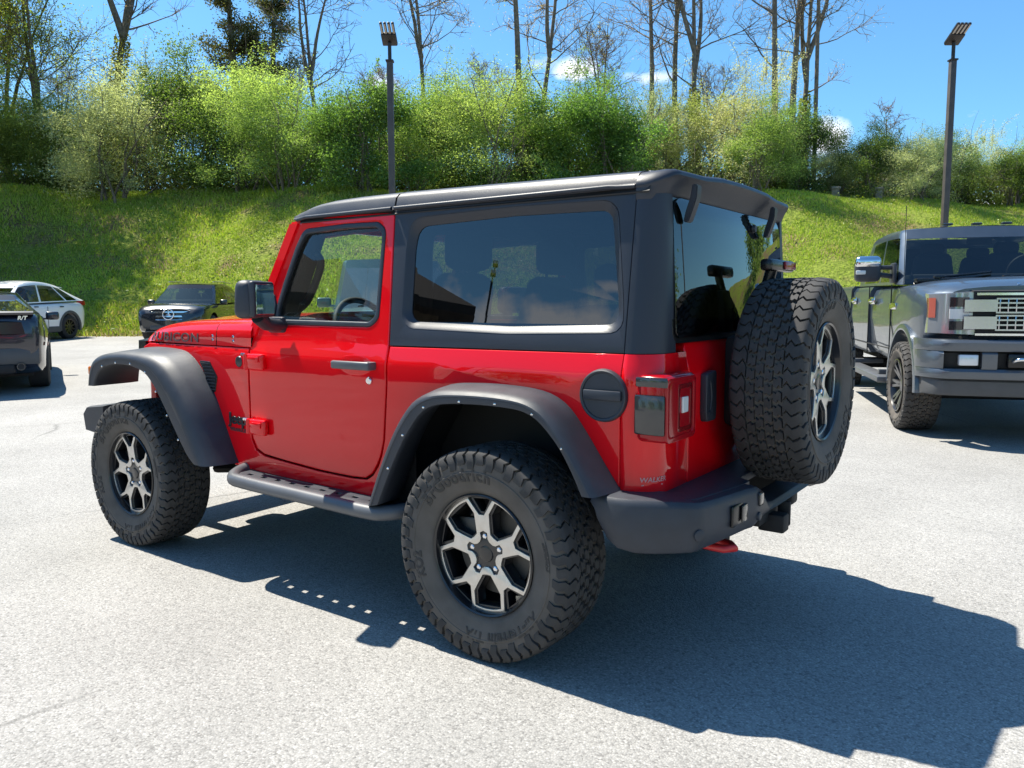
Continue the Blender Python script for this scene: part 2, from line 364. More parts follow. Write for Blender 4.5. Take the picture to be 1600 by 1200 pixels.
def jeep_rim_parts():
    ro = .232
    bar = MB()
    bar.lathe([(.104, ro-.004), (.112, ro), (.116, ro-.004), (.112, ro-.010), (.09, ro-.016), (.02, ro-.022), (-.06, ro-.030), (-.105, ro-.012), (-.112, ro)], 72)
    bar.disc((0, -.05, 0), .20, 48)
    face = MB()
    def pol(r, a): return (r*cos(a), r*sin(a))
    sec = 2*pi/5; h = RAD(18); RO = .2180
    outline = []
    for k in range(5):
        a = pi/2+k*sec
        # V notch in the middle of the spoke (open to the rim)
        outline += [pol(RO, a-RAD(15.5)), pol(.19, a-RAD(12.2)), pol(.150, a-RAD(4.5)), pol(.150, a+RAD(4.5)), pol(.19, a+RAD(12.2)), pol(RO, a+RAD(15.5))]
        for j in range(1, 7): outline.append(pol(RO, a+RAD(15.5)+(sec-RAD(31))*j/7))
    holes = []
    for k in range(5):
        a = pi/2+(k+.5)*sec
        q = [pol(.2075, a-RAD(17)), pol(.157, a-RAD(23.0)), pol(.120, a-RAD(20)), pol(.082, a-RAD(13)), pol(.078, a), pol(.082, a+RAD(13)), pol(.120, a+RAD(20)), pol(.157, a+RAD(23.0)), pol(.2075, a+RAD(17))]
        q += [pol(.2075, a+RAD(17-34*j/6)) for j in range(1, 6)]
        holes.append(q)
        b = pi/2+k*sec
    hubhole = []
    for k in range(5):
        b = pi/2+k*sec
        hubhole += [pol(.050, b-RAD(26)), pol(.060, b-RAD(15)), pol(.082, b-RAD(12)), pol(.088, b), pol(.082, b+RAD(12)), pol(.060, b+RAD(15)), pol(.050, b+RAD(26))]
    silver = plate_me(outline, holes+[hubhole], .010, .0018, 1)
    def map_(u, v, w): 
        r = math.hypot(u, v); return (u, .094+w-.012*(1-min(1, r/.2))**1.5, v)
    silver = remap(silver, map_)
    # black spoke body behind the machined face: same layout, fatter
    holes2 = []
    for k in range(5):
        a = pi/2+(k+.5)*sec
        q = [pol(.203, a-RAD(15)), pol(.155, a-RAD(20)), pol(.12, a-RAD(16)), pol(.088, a-RAD(9)), pol(.088, a+RAD(9)), pol(.12, a+RAD(16)), pol(.155, a+RAD(20)), pol(.203, a+RAD(15))]
        holes2.append(q)
        b = pi/2+k*sec
        holes2.append([pol(.212, b-RAD(10.5)), pol(.162, b-RAD(3)), pol(.162, b+RAD(3)), pol(.212, b+RAD(10.5))])
    out2 = [pol(.2225, 2*pi*j/60) for j in range(60)]
    body = plate_me(out2, holes2, .050, .004, 1)
    body = remap(body, lambda u, v, w: (u, .0835+w-.012*(1-min(1, math.hypot(u, v)/.2))**1.5, v))
    hub = MB(); hub.lathe([(.086, .0001), (.086, .024), (.084, .030), (.076, .034), (.05, .046), (.05, .05)], 36)
    nut = MB()
    nut.lathe([(.094, .0001), (.094, .007), (.091, .0105), (.078, .0115), (.074, .015)], 6)
    disc = MB(); disc.lathe([(.028, .06), (.028, .165), (.012, .165), (.012, .06)], 48); disc.box((.115, .02, .075), (.09, .05, .10), .012)
    disc.box((.02, -.04, .02), (.12, .12, .12), .02)
    return bar.me('rim'), silver, body, hub.me('hub_cap'), nut.me('lug_nut', True), disc.me('brake', True)
JEEP_TYRE, JEEP_LETT = tyre_parts(); JR = jeep_rim_parts()
def jeep_wheel(root, name, loc, rot=0, spin=0, brake=True):
    """outward face is local +Y"""
    w = link(name, JR[0], M['rimblack'], root, 35); w.location = loc
    w.rotation_euler = Euler((0, spin, rot), 'XYZ')
    w.rotation_mode = 'XYZ'
    w.matrix_local = Matrix.Translation(loc) @ Matrix.Rotation(rot, 4, 'Z') @ Matrix.Rotation(spin, 4, 'Y')
    link('tyre', JEEP_TYRE, [M['rubber'], M['sidewall']], w, 40)
    for lm in JEEP_LETT: link('sidewall_lettering', lm, M['letter'], w, 0)
    link('wheel_face', JR[1], M['alu'], w, 30)
    link('spokes', JR[2], M['rimblack'], w, 30)
    link('hub_cap', JR[3], M['rimblack'], w, 30)
    for k in range(5):
        a = pi/2+k*2*pi/5
        n = link('lug_nut', JR[4], M['chrome'], w, 20); n.location = (.0665*cos(a), -.008, .0665*sin(a))
    if brake: link('brake_disc', JR[5], M['disc'], w, 30)
    return w

# ================================================================== the red off-roader
def Yb(z, x=.5):
    y = float(np.interp(z, [.4, .55, .75, 1.0, 1.075, 1.10, 1.165, 1.75], [.768, .782, .789, .7905, .789, .784, .765, .682]))
    t = max(0, x-1.45); return y-.055*t*t/(t+.15)-.008*((x-.4)/1.1)**2
def mirror_y(me):
    m2 = me.copy(); m2.transform(Matrix.Scale(-1, 4, (0, 1, 0))); m2.flip_normals(); return m2
GU = [x*.06-.5 for x in range(0, 54)]; GV = [.5+.0575*k for k in range(0, 24)]+[1.075, 1.10, 1.165]
def side_me(outline, holes=(), depth=.02, bev=.004, off=0, gu=GU, gv=GV):
    me = plate_me(outline, holes, depth, bev); cut_grid(me, gu, gv)
    return remap(me, lambda u, v, w: (u, Yb(v, u)+w+off, v))
def join(*mes):
    b = MB()
    for m in mes: b.addme(m)
    return b.me()
def both(me): return join(me, mirror_y(me))

JEEP = empty('off_road_car')
tag(JEEP, 'shiny red two-door off-road car with a black hardtop and a spare wheel on its tailgate', 'car')
def build_jeep():
    J = JEEP
    # ---- tub: side skins, rear corners, floor
    arch_f = [(2.10, 1.035), (2.0, .97), (1.88, .82), (1.76, .60), (1.735, .515)]
    arch_r = [(.590, .51), (.52, .70), (.425, .872), (.29, .965), (.15, .99), (-.10, 1.005), (-.22, .985), (-.32, .91), (-.40, .80), (-.46, .69)]
    door_gap = [(.600, 1.155), (.598, 1.0), (.620, .76), (.640, .69), (.664, .64), (.70, .595), (.74, .570), (.83, .563), (1.05, .566), (1.27, .579), (1.46, .592), (1.53, .615), (1.562, .67), (1.566, .75), (1.566, 1.118)]
    out = door_gap+[(1.87, 1.118), (2.1, 1.117), (2.60, 1.114), (2.66, 1.09), (2.62, 1.05), (2.2, 1.06)]+arch_f+[(1.53, .508), (.97, .500), (.64, .496)]+arch_r+[(-.4985, .69), (-.4985, 1.163)]
    tub = side_me(out, (), .018, .003)
    def corner(zs, radf, xr, yin, off=0, x0=-.4995):
        b = MB(); rings = []
        for z in zs:
            y = Yb(z, x0)+off; r = radf(z); xe = xr(z); ring = [(x0, y-.03, z), (x0, y-.004, z), (x0-.003, y, z)]
            dx = x0-xe
            for k in range(1, 11):
                a = k/10*pi/2; ring.append((x0-.003-(dx-.003)*sin(a)**1.0*1.0 if False else x0-.003-(dx-.003)*(1-(1-sin(a))), y-r*(1-cos(a)), z))
            ring += [(xe, yin+.004, z), (xe+.004, yin, z), (xe+.03, yin, z)]
            rings.append(ring)
        b.loft(rings, closed=False, caps=False); return b.me()
    zs = [.655, .66, .70, .80, .90, 1.0, 1.05, 1.075, 1.10, 1.13, 1.160, 1.163]
    cm = corner(zs, lambda z: .115, lambda z: -.622+.012*max(0, (z-1.09)/.075), .497)
    o = link('body_tub', both(tub), M['red'], J, 35, wn=True)
    for m_ in (cm, mirror_y(cm)): link('rear_corner', m_, M['red'], J, 60)
    # sills under the side skins and dark sheets added to block light behind the shut lines
    lin = MB()
    for s in (1, -1):
        lin.add([(2.0, s*.725, .52), (.50, s*.725, .52), (.50, s*.725, 1.13), (2.0, s*.70, 1.10)], [(0, 1, 2, 3)])
        lin.add([(2.0, s*.70, .53), (.50, s*.70, .53), (.50, s*.78, .505), (1.75, s*.76, .52)], [(0, 1, 2, 3)])
    lin.box((.7, 0, .55), (2.5, 1.40, .03)); lin.box((1.72, 0, .85), (.03, 1.40, .52))       # floor, firewall
    lin.add([(-.58, -.66, .62), (-.58, .66, .62), (-.58, .66, 1.16), (-.58, -.66, 1.16)], [(0, 1, 2, 3)])
    # wheel housings
    def well(pts, y0, y1, s):
        n = len(pts); vs = [(x, s*y0, z) for x, z in pts]+[(x, s*y1, z) for x, z in pts]
        fs = [(i, i+1, n+i+1, n+i) for i in range(n-1)]+[tuple(n+i for i in range(n))]
        lin.add(vs, fs)
    wr = [(.60, .44), (.55, .70), (.42, .90), (.26, 1.0), (.05, 1.03), (-.16, 1.015), (-.32, .95), (-.43, .80), (-.52, .60)]
    wf = [(1.72, .45), (1.78, .62), (1.90, .84), (2.03, .99), (2.2, 1.06), (2.45, 1.075), (2.62, 1.05), (2.70, 1.0)]
    for s in (1, -1): well(wr, .785, .50, s); well(wf, .70, .42, s)
    link('inner_liner', lin.me(), M['dark'], J, 0)
    # ---- chassis, axles
    ch = MB()
    for s in (1, -1):
        ch.box((1.1, s*.42, .50), (3.7, .09, .14), .015)
        ch.tube([(0, s*.3, .62), (0, s*.3, .40)], .06, 12); ch.tube([(2.3, s*.40, .75), (2.46, s*.45, .42)], .05, 12)
        ch.tube([(.75, s*.36, .42), (.05, s*.42, .36)], .028, 8); ch.tube([(1.55, s*.36, .46), (2.4, s*.42, .36)], .03, 8)
        ch.box((1.62, s*.62, .50), (.10, .22, .08), .01)
    ch.tube([(0, -.7, .405), (0, .7, .405)], .045, 12); ch.tube([(2.459, -.7, .405), (2.459, .7, .405)], .045, 12)
    ch.box((0, -.05, .41), (.26, .28, .24), .06); ch.box((2.459, .15, .41), (.24, .26, .22), .06)
    ch.box((.95, 0, .50), (.9, .6, .14), .03); ch.box((-.35, 0, .52), (.36, .9, .16), .04)
    ch.box((2.25, 0, .80), (.75, .75, .45), .05)
    link('chassis', ch.me('x', True), M['dark'], J, 35)
    # ---- tailgate
    tg = plate_me(fillet([(-.64, .672), (.494, .672), (.494, 1.195), (-.64, 1.195)], .03), (), .04, .006)
    cut_grid(tg, (), [.7, .8, .9, 1.0, 1.09, 1.14])
    tg = remap(tg, lambda u, v, w: (-.623-w+.02*max(0, (v-1.09)/.075), u, v))
    tgo = link('tailgate', tg, M['red'], J, 35, wn=True)
    hb = MB()
    hp = plate_me(fillet([(.268, .895), (.352, .895), (.362, .93), (.362, 1.075), (.27, 1.085), (.262, .95)], .012), [fillet([(.325, .935), (.350, .935), (.352, 1.04), (.325, 1.045), (.312, 1.0), (.312, .97)], .01)], .028, .005)
    hb.addme(remap(hp, lambda u, v, w: (-.650-w, u+.03, v)))
    hb.box((-.640, .345, .985), (.012, .07, .15), .01)
    link('handle', hb.me('x', True), M['plastic'], tgo, 30)
    hg = MB()
    for z in (.80, 1.08): hg.box((-.655, -.56, z), (.05, .14, .09), .015)
    link_each('tailgate_hinge', hg.me('x', True), M['red'], tgo, 30)
    sc = MB(); sc.box((-.68, 0, 1.03), (.12, .34, .36), .03); sc.box((-.70, -.05, 1.30), (.05, .11, .20), .015)
    link('spare_carrier', sc.me('x', True), M['dark'], J, 30)
    # ---- doors
    dl = [(1.553, 1.225), (1.555, .75, .0), (1.551, .68), (1.52, .625), (1.455, .603), (1.27, .588), (1.05, .575), (.83, .572), (.75, .577), (.708, .603), (.674, .648), (.650, .694), (.630, .76), (.608, 1.0), (.611, 1.15), (.628, 1.50), (.641, 1.722, .02), (.947, 1.731), (1.207, 1.728), (1.262, 1.716, .03), (1.338, 1.595), (1.425, 1.43), (1.478, 1.305), (1.512, 1.255)]
    dl = fillet(dl, .0)
    whole = fillet([(1.392, 1.238, .05), (1.378, 1.33, .05), (1.345, 1.43), (1.276, 1.602, .03), (1.226, 1.684, .06), (.93, 1.692), (.735, 1.688, .05), (.683, 1.655, .05), (.683, 1.27, .05), (.73, 1.236, .06)], .02)
    dm = side_me(dl, [whole], .03, .005, gv=GV+[1.2])
    D = link('door', dm, M['red'], J, 35, wn=True)
    winner = fillet([(1.368, 1.262, .04), (1.354, 1.335, .04), (1.322, 1.426), (1.258, 1.585, .03), (1.212, 1.660, .05), (.93, 1.670), (.745, 1.666, .05), (.704, 1.640, .04), (.704, 1.285, .05), (.74, 1.257, .05)], .02)
    sl_ = side_me(whole, [winner], .022, .006, off=.003, gu=())
    link('window_seal', sl_, M['plastic'], D, 35, wn=True)
    gm = side_me(winner, (), .005, .0005, off=-.012, gu=(), gv=())
    link('window', gm, M['clear'], D, 20)
    sail = side_me(fillet([(1.46, 1.262), (1.405, 1.395), (1.378, 1.33), (1.392, 1.245)], .01), (), .016, .004, off=.010, gu=(), gv=())
    link('sail_panel', sail, M['plastic'], D, 30)
    # handle: grab bar on two feet over a dish, lock barrel
    h = MB(); zc = 1.072; y0 = Yb(zc)
    h.box((.785, y0+.034, zc), (.235, .022, .036), .009, 3); h.box((.885, y0+.012, zc), (.03, .04, .03), .006); h.box((.69, y0+.014, zc), (.05, .044, .036), .008)
    link('handle', h.me('x', True), M['step'], D, 35)
    rec = MB(); rec.lathe([(.004, .0001), (.0035, .04), (.001, .046)], 32, Matrix.Translation((.79, y0, zc)) @ Matrix.Scale(2.3, 4, (1, 0, 0)))
    link('handle_dish', rec.me(), M['red'], D, 35)
    lk = MB(); lk.lathe([(.010, .0001), (.010, .012), (.006, .016), (0, .017)], 24, Matrix.Translation((.704, Yb(1.01), 1.008))); lk.box((.704, Yb(1.01)+.010, 1.008), (.003, .003, .012))
    link('lock', lk.me(), M['chrome'], D, 30)
    for z in (1.058, .738):
        hi = MB(); y = Yb(z)
        hi.box((1.470, y+.010, z), (.125, .030, .078), .011, 3); hi.box((1.472, y+.026, z+.012), (.085, .012, .028), .005)
        hi.tube([(1.534, y+.018, z-.036), (1.534, y+.018, z+.036)], .014, 12)
        hi.box((1.560, y+.002, z), (.020, .012, .07), .004)
        ho = link('hinge', hi.me('x', True), M['red'], D, 35)
        bo = MB()
        for xx in (1.561, 1.576):
            bo.lathe([(.012, .0001), (.012, .006), (.006, .0085)], 10, Matrix.Translation((xx, y+.006, z+.032)))
        link_each('hinge_bolt', bo.me(), M['chrome'], ho, 20)
    # mirror
    mr = MB(); TM = Matrix.Translation((1.225, .975, 1.356)) @ Matrix.Rotation(RAD(22), 4, 'Z')
    mr.box((.01, 0, 0), (.10, .185, .168), .034, 4, TM, taper=(.85, .95)); mr.box((-.035, .0, 0), (.03, .172, .158), .012, 3, TM)
    mr.tube([(1.30, .775, 1.235), (1.275, .83, 1.236), (1.25, .90, 1.245), (1.235, .95, 1.28)], [.032, .030, .030, .035], 12)
    mr.box((1.32, .785, 1.238), (.11, .03, .075), .012)
    mo = link('mirror', mr.me('x', True), M['plastic'], D, 40)
    g = MB(); g.box((-.0515, -.002, 0), (.003, .146, .132), .0012, 1, TM); link('mirror_glass', g.me('x', True), M['mirror'], mo, 0)
    # right-hand door: same pieces mirrored
    D2 = link('door', mirror_y(dm), M['red'], J, 35, wn=True)
    link('window', mirror_y(gm), M['clear'], D2, 20); link('window_seal', mirror_y(sl_), M['plastic'], D2, 35)
    link('mirror', mirror_y(mo.data), M['plastic'], D2, 40); link('sail_panel', mirror_y(sail), M['plastic'], D2, 30)
    # ---- windscreen frame
    wf_ = MB()
    def beam(y0, y1, x0, z0, x1, z1, t): return [[(x0+dx, y, z0) for dx, y in ((-t, y0[0]), (t, y0[0]), (t, y0[1]), (-t, y0[1]))], [(x1+dx, y, z1) for dx, y in ((-t, y1[0]), (t, y1[0]), (t, y1[1]), (-t, y1[1]))]]
    for s in (1, -1):
        wf_.loft(beam((s*.66, s*.762), (s*.60, s*.690), 1.560, 1.17, 1.290, 1.722, .040))
    wf_.loft([[(1.322, -.68, 1.69), (1.27, -.68, 1.69), (1.25, -.68, 1.735), (1.30, -.68, 1.735)], [(1.322, .68, 1.69), (1.27, .68, 1.69), (1.25, .68, 1.735), (1.30, .68, 1.735)]])
    wfm = wf_.me('x', True)
    bm = bmesh.new(); bm.from_mesh(wfm); bmesh.ops.bevel(bm, geom=bm.edges[:], offset=.010, segments=2, affect='EDGES'); bm.to_mesh(wfm); bm.free()
    wo = link('windscreen_frame', wfm, M['red'], J, 40)
    ws = MB(); ws.add([(1.562, -.67, 1.20), (1.562, .67, 1.20), (1.305, .62, 1.70), (1.305, -.62, 1.70)], [(0, 1, 2, 3)])
    link('windscreen', ws.me(), M['clear'], wo, 0)
    # ---- bonnet and cowl
    def yh(x): return Yb(1.095, x)-.004
    def hood_rings(xs):
        R_ = []
        for x in xs:
            zt = np.interp(x, [1.55, 1.75, 2.0, 2.2, 2.4, 2.52, 2.60, 2.66, 2.70, 2.72], [1.258, 1.256, 1.250, 1.244, 1.232, 1.212, 1.192, 1.166, 1.140, 1.118])
            bm_ = 1.1215 if x < 2.6 else 1.1215-(x-2.6)*.25
            y = yh(x)-.01*max(0, (x-2.5))/.2*1.5; half = [(y-.02, bm_), (y-.004, bm_+.001), (y, bm_+.005), (y-.004, zt-.060), (y-.012, zt-.036), (y-.03, zt-.015), (y-.065, zt-.003), (y-.13, zt+.006), (.42, zt+.016), (.36, zt+.027), (.2, zt+.032), (0, zt+.034)]
            R_.append([(x, a, b) for a, b in half]+[(x, -a, b) for a, b in half[-2::-1]])
        return R_
    def hood_y(x, z):
        r_ = hood_rings([x])[0][:12]; return float(np.interp(z, [p[2] for p in r_], [p[1] for p in r_]))
    hd = MB(); hd.loft(hood_rings([1.8635, 1.867, 1.95, 2.05, 2.15, 2.25, 2.35, 2.45, 2.52, 2.58, 2.62, 2.66, 2.69, 2.71, 2.72]), closed=False, caps=False)
    H = link('bonnet', hd.me(), M['red'], J, 50)
    cw = MB(); cw.loft(hood_rings([1.545, 1.548, 1.62, 1.70, 1.80, 1.853, 1.8565]), closed=False, caps=False)
    C = link('cowl', cw.me(), M['red'], J, 50)
    bl = MB()
    for (x, zz) in ((1.895, 1.152), (1.895, 1.172), (1.70, 1.150), (1.70, 1.172)):
        bl.lathe([(.006, .0001), (.006, .005), (.002, .008)], 10, Matrix.Translation((x, yh(x)-.002, zz)))
    link_each('bolt', bl.me(), M['chrome'], C, 20)
    dk = MB(); dk.box((2.0, 0, 1.10), (.9, 1.25, .05)); dk.box((1.86, 0, 1.16), (.03, 1.3, .07)); link('engine_bay', dk.me(), M['dark'], J, 0)
    tx = text_me('RUBICON', .066, .0008, bold=.0012, space=1.1)
    tx.transform(Matrix.Diagonal((1.78, 1, 1, 1)))
    tm = remap(tx, lambda u, v, w: (2.31-u, hood_y(2.31-u, 1.154+v)+.0022+w, 1.154+v), False)
    link('side_lettering', tm, M['decal'], H, 0)
    gr = MB(); gr.box((2.67, 0, .93), (.07, 1.30, .36), .03)
    G = link('grille', gr.me('x', True), M['red'], J, 35)
    gs = MB()
    for k in range(7): gs.box((2.71, (k-3)*.105, .95), (.01, .055, .24), .004)
    for s in (1, -1): gs.lathe([(0, .0001), (.005, .09), (-.02, .10)], 32, Matrix.Translation((2.71, s*.50, .97)) @ Matrix.Rotation(-pi/2, 4, 'Z'))
    link_each('grille_slot', gs.me('x', True), M['trim'], G, 35)
    lt = MB(); lt.loft([[(2.745, y, z) for y, z in ((.66, 1.085), (.668, 1.0), (.655, .98), (.60, 1.09))], [(2.725, y, z) for y, z in ((.685, 1.125), (.69, 1.0), (.67, .98), (.60, 1.14))], [(2.64, y, z) for y, z in ((.69, 1.125), (.70, 1.0), (.67, .98), (.60, 1.125))]])
    link('grille_edge', lt.me('x', True), M['trim'], G, 30)
    # ---- badges and vent on the wing
    vp = side_me(fillet([(2.02, 1.040), (1.915, 1.038), (1.845, .962), (1.868, .885), (1.89, .875)], .008), (), .012, .003, off=.005, gu=(), gv=())
    V = link('vent', vp, M['trim'], J, 30)
    vb = MB()
    for k in range(9):
        z = .895+k*.0165; x0 = np.interp(z, [.88, .962, 1.04], [1.866, 1.850, 1.915]); x1 = np.interp(z, [.88, 1.04], [1.895, 2.01]); vb.box(((x0+x1)/2, Yb(z, (x0+x1)/2)+.006, z), (abs(x1-x0)*.85, .006, .005))
    link_each('vent_slat', vb.me(), M['plastic'], V, 0)
    bd = MB(); bd.lathe([(.006, .0001), (.006, .022), (.004, .026), (0, .028)], 32, Matrix.Translation((1.640, Yb(1.05, 1.64), 1.050)))
    link('round_badge', bd.me(), M['badge'], J, 30)
    t1 = text_me('Jeep', .080, .003, bold=.0018); t1.transform(Matrix.Diagonal((1.15, 1, 1, 1)))
    link('badge_lettering', remap(t1, lambda u, v, w: (1.668-u, Yb(.757+v, 1.668-u)+.004+w, .757+v), False), M['badge'], J, 0)
    t2 = text_me('WRANGLER', .026, .0008, bold=.0005, space=1.15)
    link('badge_lettering', remap(t2, lambda u, v, w: (1.668-u, Yb(.702+v, 1.668-u)+.0025+w, .702+v), False), M['decal'], J, 0)
    # ---- fender flares
    def flare(C_, I_, n=48):
        C_ = resample(catmull(C_, 8), n); I_ = resample(catmull(I_, 8), n); rings = []
        for (cx, cz), (ix, iz) in zip(C_, I_):
            yc = Yb(min(cz, 1.09), cx)-.012; f = lambda t, y: (cx+(ix-cx)*t, y, cz+(iz-cz)*t)
            rings.append([f(-.02, yc-.03), f(.0, yc+.012), f(.06, yc+.05), f(.14, yc+(.915-yc)*.62), f(.24, .902), f(.36, .922), f(.50, .932), f(.60, .9335), f(.63, .9305), f(.66, .931), f(.96, .928), f(1.0, .921), f(1.0, .905), f(.985, .895), f(.75, yc+.03), f(.5, yc-.03)])
        b = MB(); b.loft(rings, closed=True, caps=True); return b.me('flare', True)
    Cf = [(1.690, .530), (1.77, .68), (1.850, .828), (1.925, .925), (2.00, .998), (2.09, 1.058), (2.20, 1.088), (2.45, 1.096), (2.65, 1.084), (2.79, 1.058), (2.855, 1.02), (2.888, .955), (2.895, .872)]
    If = [(1.832, .533), (1.885, .570), (1.94, .63), (2.0, .705), (2.124, .862), (2.19, .93), (2.259, .975), (2.382, 1.004), (2.50, 1.008), (2.604, 1.000), (2.70, .975), (2.755, .93), (2.79, .872)]
    Cr = [(.625, .497), (.560, .66), (.475, .83), (.40, .935), (.335, .985), (.236, 1.022), (.10, 1.033), (-.035, 1.034), (-.16, 1.026), (-.24, 1.006), (-.305, .965), (-.371, .885), (-.446, .778), (-.506, .695)]
    Ir = [(.528, .520), (.440, .695), (.385, .79), (.333, .862), (.285, .915), (.225, .947), (.139, .962), (0, .968), (-.13, .966), (-.205, .955), (-.266, .923), (-.34, .85), (-.395, .765), (-.432, .692)]
    for C_, I_ in ((Cf, If), (Cr, Ir)):
        fm = flare(C_, I_)
        rv = MB(); q = resample(I_, 9)
        for j in range(1, 8): rv.lathe([(.004, .0001), (.003, .004), (0, .006)], 8, Matrix.Translation((q[j][0]+(.012 if j < 4 else -.006), .9295, q[j][1]+.012)))
        a = link('fender_flare', fm, M['plastic'], J, 32); link_each('rivet', rv.me(), M['chrome'], a, 0)
        link('fender_flare', mirror_y(fm), M['plastic'], J, 32)
    sm = MB(); sm.box((2.868, .885, .955), (.035, .05, .05), .008); link('side_marker', sm.me('x', True), M['amber'], J, 30)
    # ---- roof
    def roof_rings(xs, endf=None):
        R_ = []
        for x in xs:
            zt = np.interp(x, [-.7, -.44, .2, .65, .93, 1.08, 1.16, 1.22, 1.27, 1.30], [1.790, 1.796, 1.808, 1.815, 1.815, 1.811, 1.803, 1.788, 1.770, 1.750])
            f = np.interp(x, [1.12, 1.30], [1, .45])
            half = [(.688, 1.728), (.690, 1.733), (.684, 1.739), (.680, 1.748), (.670, 1.748+(zt-1.748)*.55), (.650, 1.748+(zt-1.748)*.82), (.61, zt), (.52, zt+.009*f), (.3, zt+.020*f), (0, zt+.026*f)]
            R_.append([(x, a, b) for a, b in half]+[(x, -a, b) for a, b in half[-2::-1]])
        return R_
    fr = MB(); fr.loft(roof_rings([.646, .650, .75, .9, 1.0, 1.08, 1.14, 1.19, 1.23, 1.26, 1.285, 1.297]), closed=False, caps=False)
    link('front_roof_panel', fr.me(), M['hardtop'], J, 40)
    rr = MB(); rr.loft(roof_rings([-.499, -.495, -.3, 0, .2, .4, .55, .632, .636]), closed=False, caps=False)
    # hardtop sides with the big window opening
    qg = fillet([(.511, 1.262, .05), (.520, 1.56), (.508, 1.655, .06), (.02, 1.668), (-.40, 1.662, .05), (-.452, 1.34), (-.458, 1.262, .05), (.0, 1.249)], .02)
    qo = fillet([(.545, 1.235, .07), (.552, 1.56), (.542, 1.690, .08), (.02, 1.700), (-.43, 1.694, .07), (-.482, 1.34), (-.49, 1.235, .07), (.0, 1.222)], .02)
    ht = side_me([(.605, 1.160), (.636, 1.729), (-.4985, 1.729), (-.4985, 1.300), (-.4985, 1.1655)], [qo], .025, .0025, gu=[.3, 0, -.3])
    # bezel sloping in to the glass
    n = len(qo); bz = MB()
    ring = lambda pl, off: [(u, Yb(v, u)+off, v) for u, v in pl]
    qo_r = resample(list(qo)+[qo[0]], 121)[:-1]; qi_r = resample(list(qg)+[qg[0]], 121)[:-1]
    k0 = int(np.argmin(((qi_r-qo_r[0])**2).sum(1))); qi_r = np.roll(qi_r, -k0, 0)
    rings = [ring(qo_r, -.02), ring(qo_r, .0005), ring(qo_r*.75+qi_r*.25, -.003), ring(qo_r*.4+qi_r*.6, -.013), ring(qi_r, -.021), ring(qi_r, -.032)]
    bz.loft(rings, closed=True, caps=False); bzm = bz.me('x', False)
    bm = bmesh.new(); bm.from_mesh(bzm); bmesh.ops.recalc_face_normals(bm, faces=bm.faces); bm.to_mesh(bzm); bm.free()
    # pillars behind the side windows
    zs2 = [1.1655, 1.168, 1.25, 1.35, 1.45, 1.55, 1.62, 1.68, 1.71]
    b = MB(); rings = []
    for z in zs2:
        y = Yb(z, -.5); xe = np.interp(z, [1.17, 1.70], [-.611, -.588]); r = np.interp(z, [1.17, 1.7], [.120, .080]); ring_ = [(-.4995, y-.03, z), (-.4995, y-.003, z), (-.502, y, z)]
        for k in range(1, 11):
            a = k/10*pi/2; ring_.append((-.502-(-.502-xe)*sin(a), y-r*(1-cos(a)), z))
        ring_ += [(xe, .588, z), (xe+.03, .583, z)]
        rings.append(ring_)
    b.loft(rings, closed=False, caps=False); cnr = b.me()
    # rear cap: the roof edge swept round the corners, drawn out to a lip over the glass
    pp = [((-.4995, .6855), (0, 1), 0.)]
    for k in range(0, 9):
        a = k/8*pi/2; pp.append(((-.506-.080*sin(a), .6055+.080*cos(a)), (-sin(a), cos(a)), .030*max(0, (k/8-.15)/.85)**1.6))
    for y in (.58, .54, .48, .40, .25, .1, 0): pp.append(((-.586, y), (-1, 0), .030+.026*(1-(y/.60)**2)))
    pp = pp+[((x, -y), (n[0], -n[1]), l) for (x, y), n, l in pp[-2::-1]]
    roofz = lambda y: float(np.interp(abs(y), [0, .3, .52, .61, .65, .67, .685], [1.818, 1.812, 1.802, 1.7935, 1.786, 1.775, 1.745]))
    cap = MB(); rings = []
    for (x, y), n, l in pp:
        cr = .014*max(0, 1-(y/.6)**2) if l > .05 else 0
        f = lambda o, z: (x+n[0]*o, y+n[1]*o, z); dz = .038*min(1, l/.026)
        zb = 1.0 if n[0] < -.7 else 0
        rg_ = [f(-.01, 1.672+.029*zb), f(0, 1.690+.019*zb), f(.002, 1.706+.008*zb), f(l*.25+.003, 1.716+cr*.3+dz*.5), f(l*.6+.003, 1.724+cr*.6+dz*.8), f(l*.9+.002, 1.728+cr+dz), f(l+.0045, 1.733+cr+dz), f(l+.0045, 1.741+cr+dz), f(l-.001, 1.752+cr+dz*.9), f(l-.013, 1.768+cr+dz*.62), f(l-.034, 1.783+cr*.8+dz*.26)]
        yi = max(-.61, min(.61, y)); xi = -.4995
        q = f(l-.075, 1.7915+cr*.6)
        rg_ += [q, ((q[0]+xi)/2, (q[1]+yi)/2, (1.7945+roofz(yi))/2+cr*.4) if n[0] < -.5 else f(-.078, 1.7925), (xi, yi, roofz(yi))]
        rings.append(rg_)
    cap.loft(rings, closed=False, caps=False); capm = cap.me()
    T = link('hardtop', join(rr.me(), both(ht), both(bzm), both(cnr), capm), M['hardtop'], J, 40)
    for s in (1, -1):
        gmm = MB(); pl = qg; gmm.add([(u, s*(Yb(v, u)-.024), v) for u, v in pl], [tuple(range(len(pl)))[::(1 if s < 0 else -1)]])
        link('side_window', gmm.me(), M['tint'], T, 0)
    hl = MB(); hl.loft([[(x, y, z-.018) for (x, y, z) in r] for r in roof_rings([-.55, 0, .5, 1.0, 1.15, 1.25])], closed=False, caps=False)
    link('headliner', hl.me(), M['interior'], T, 40)
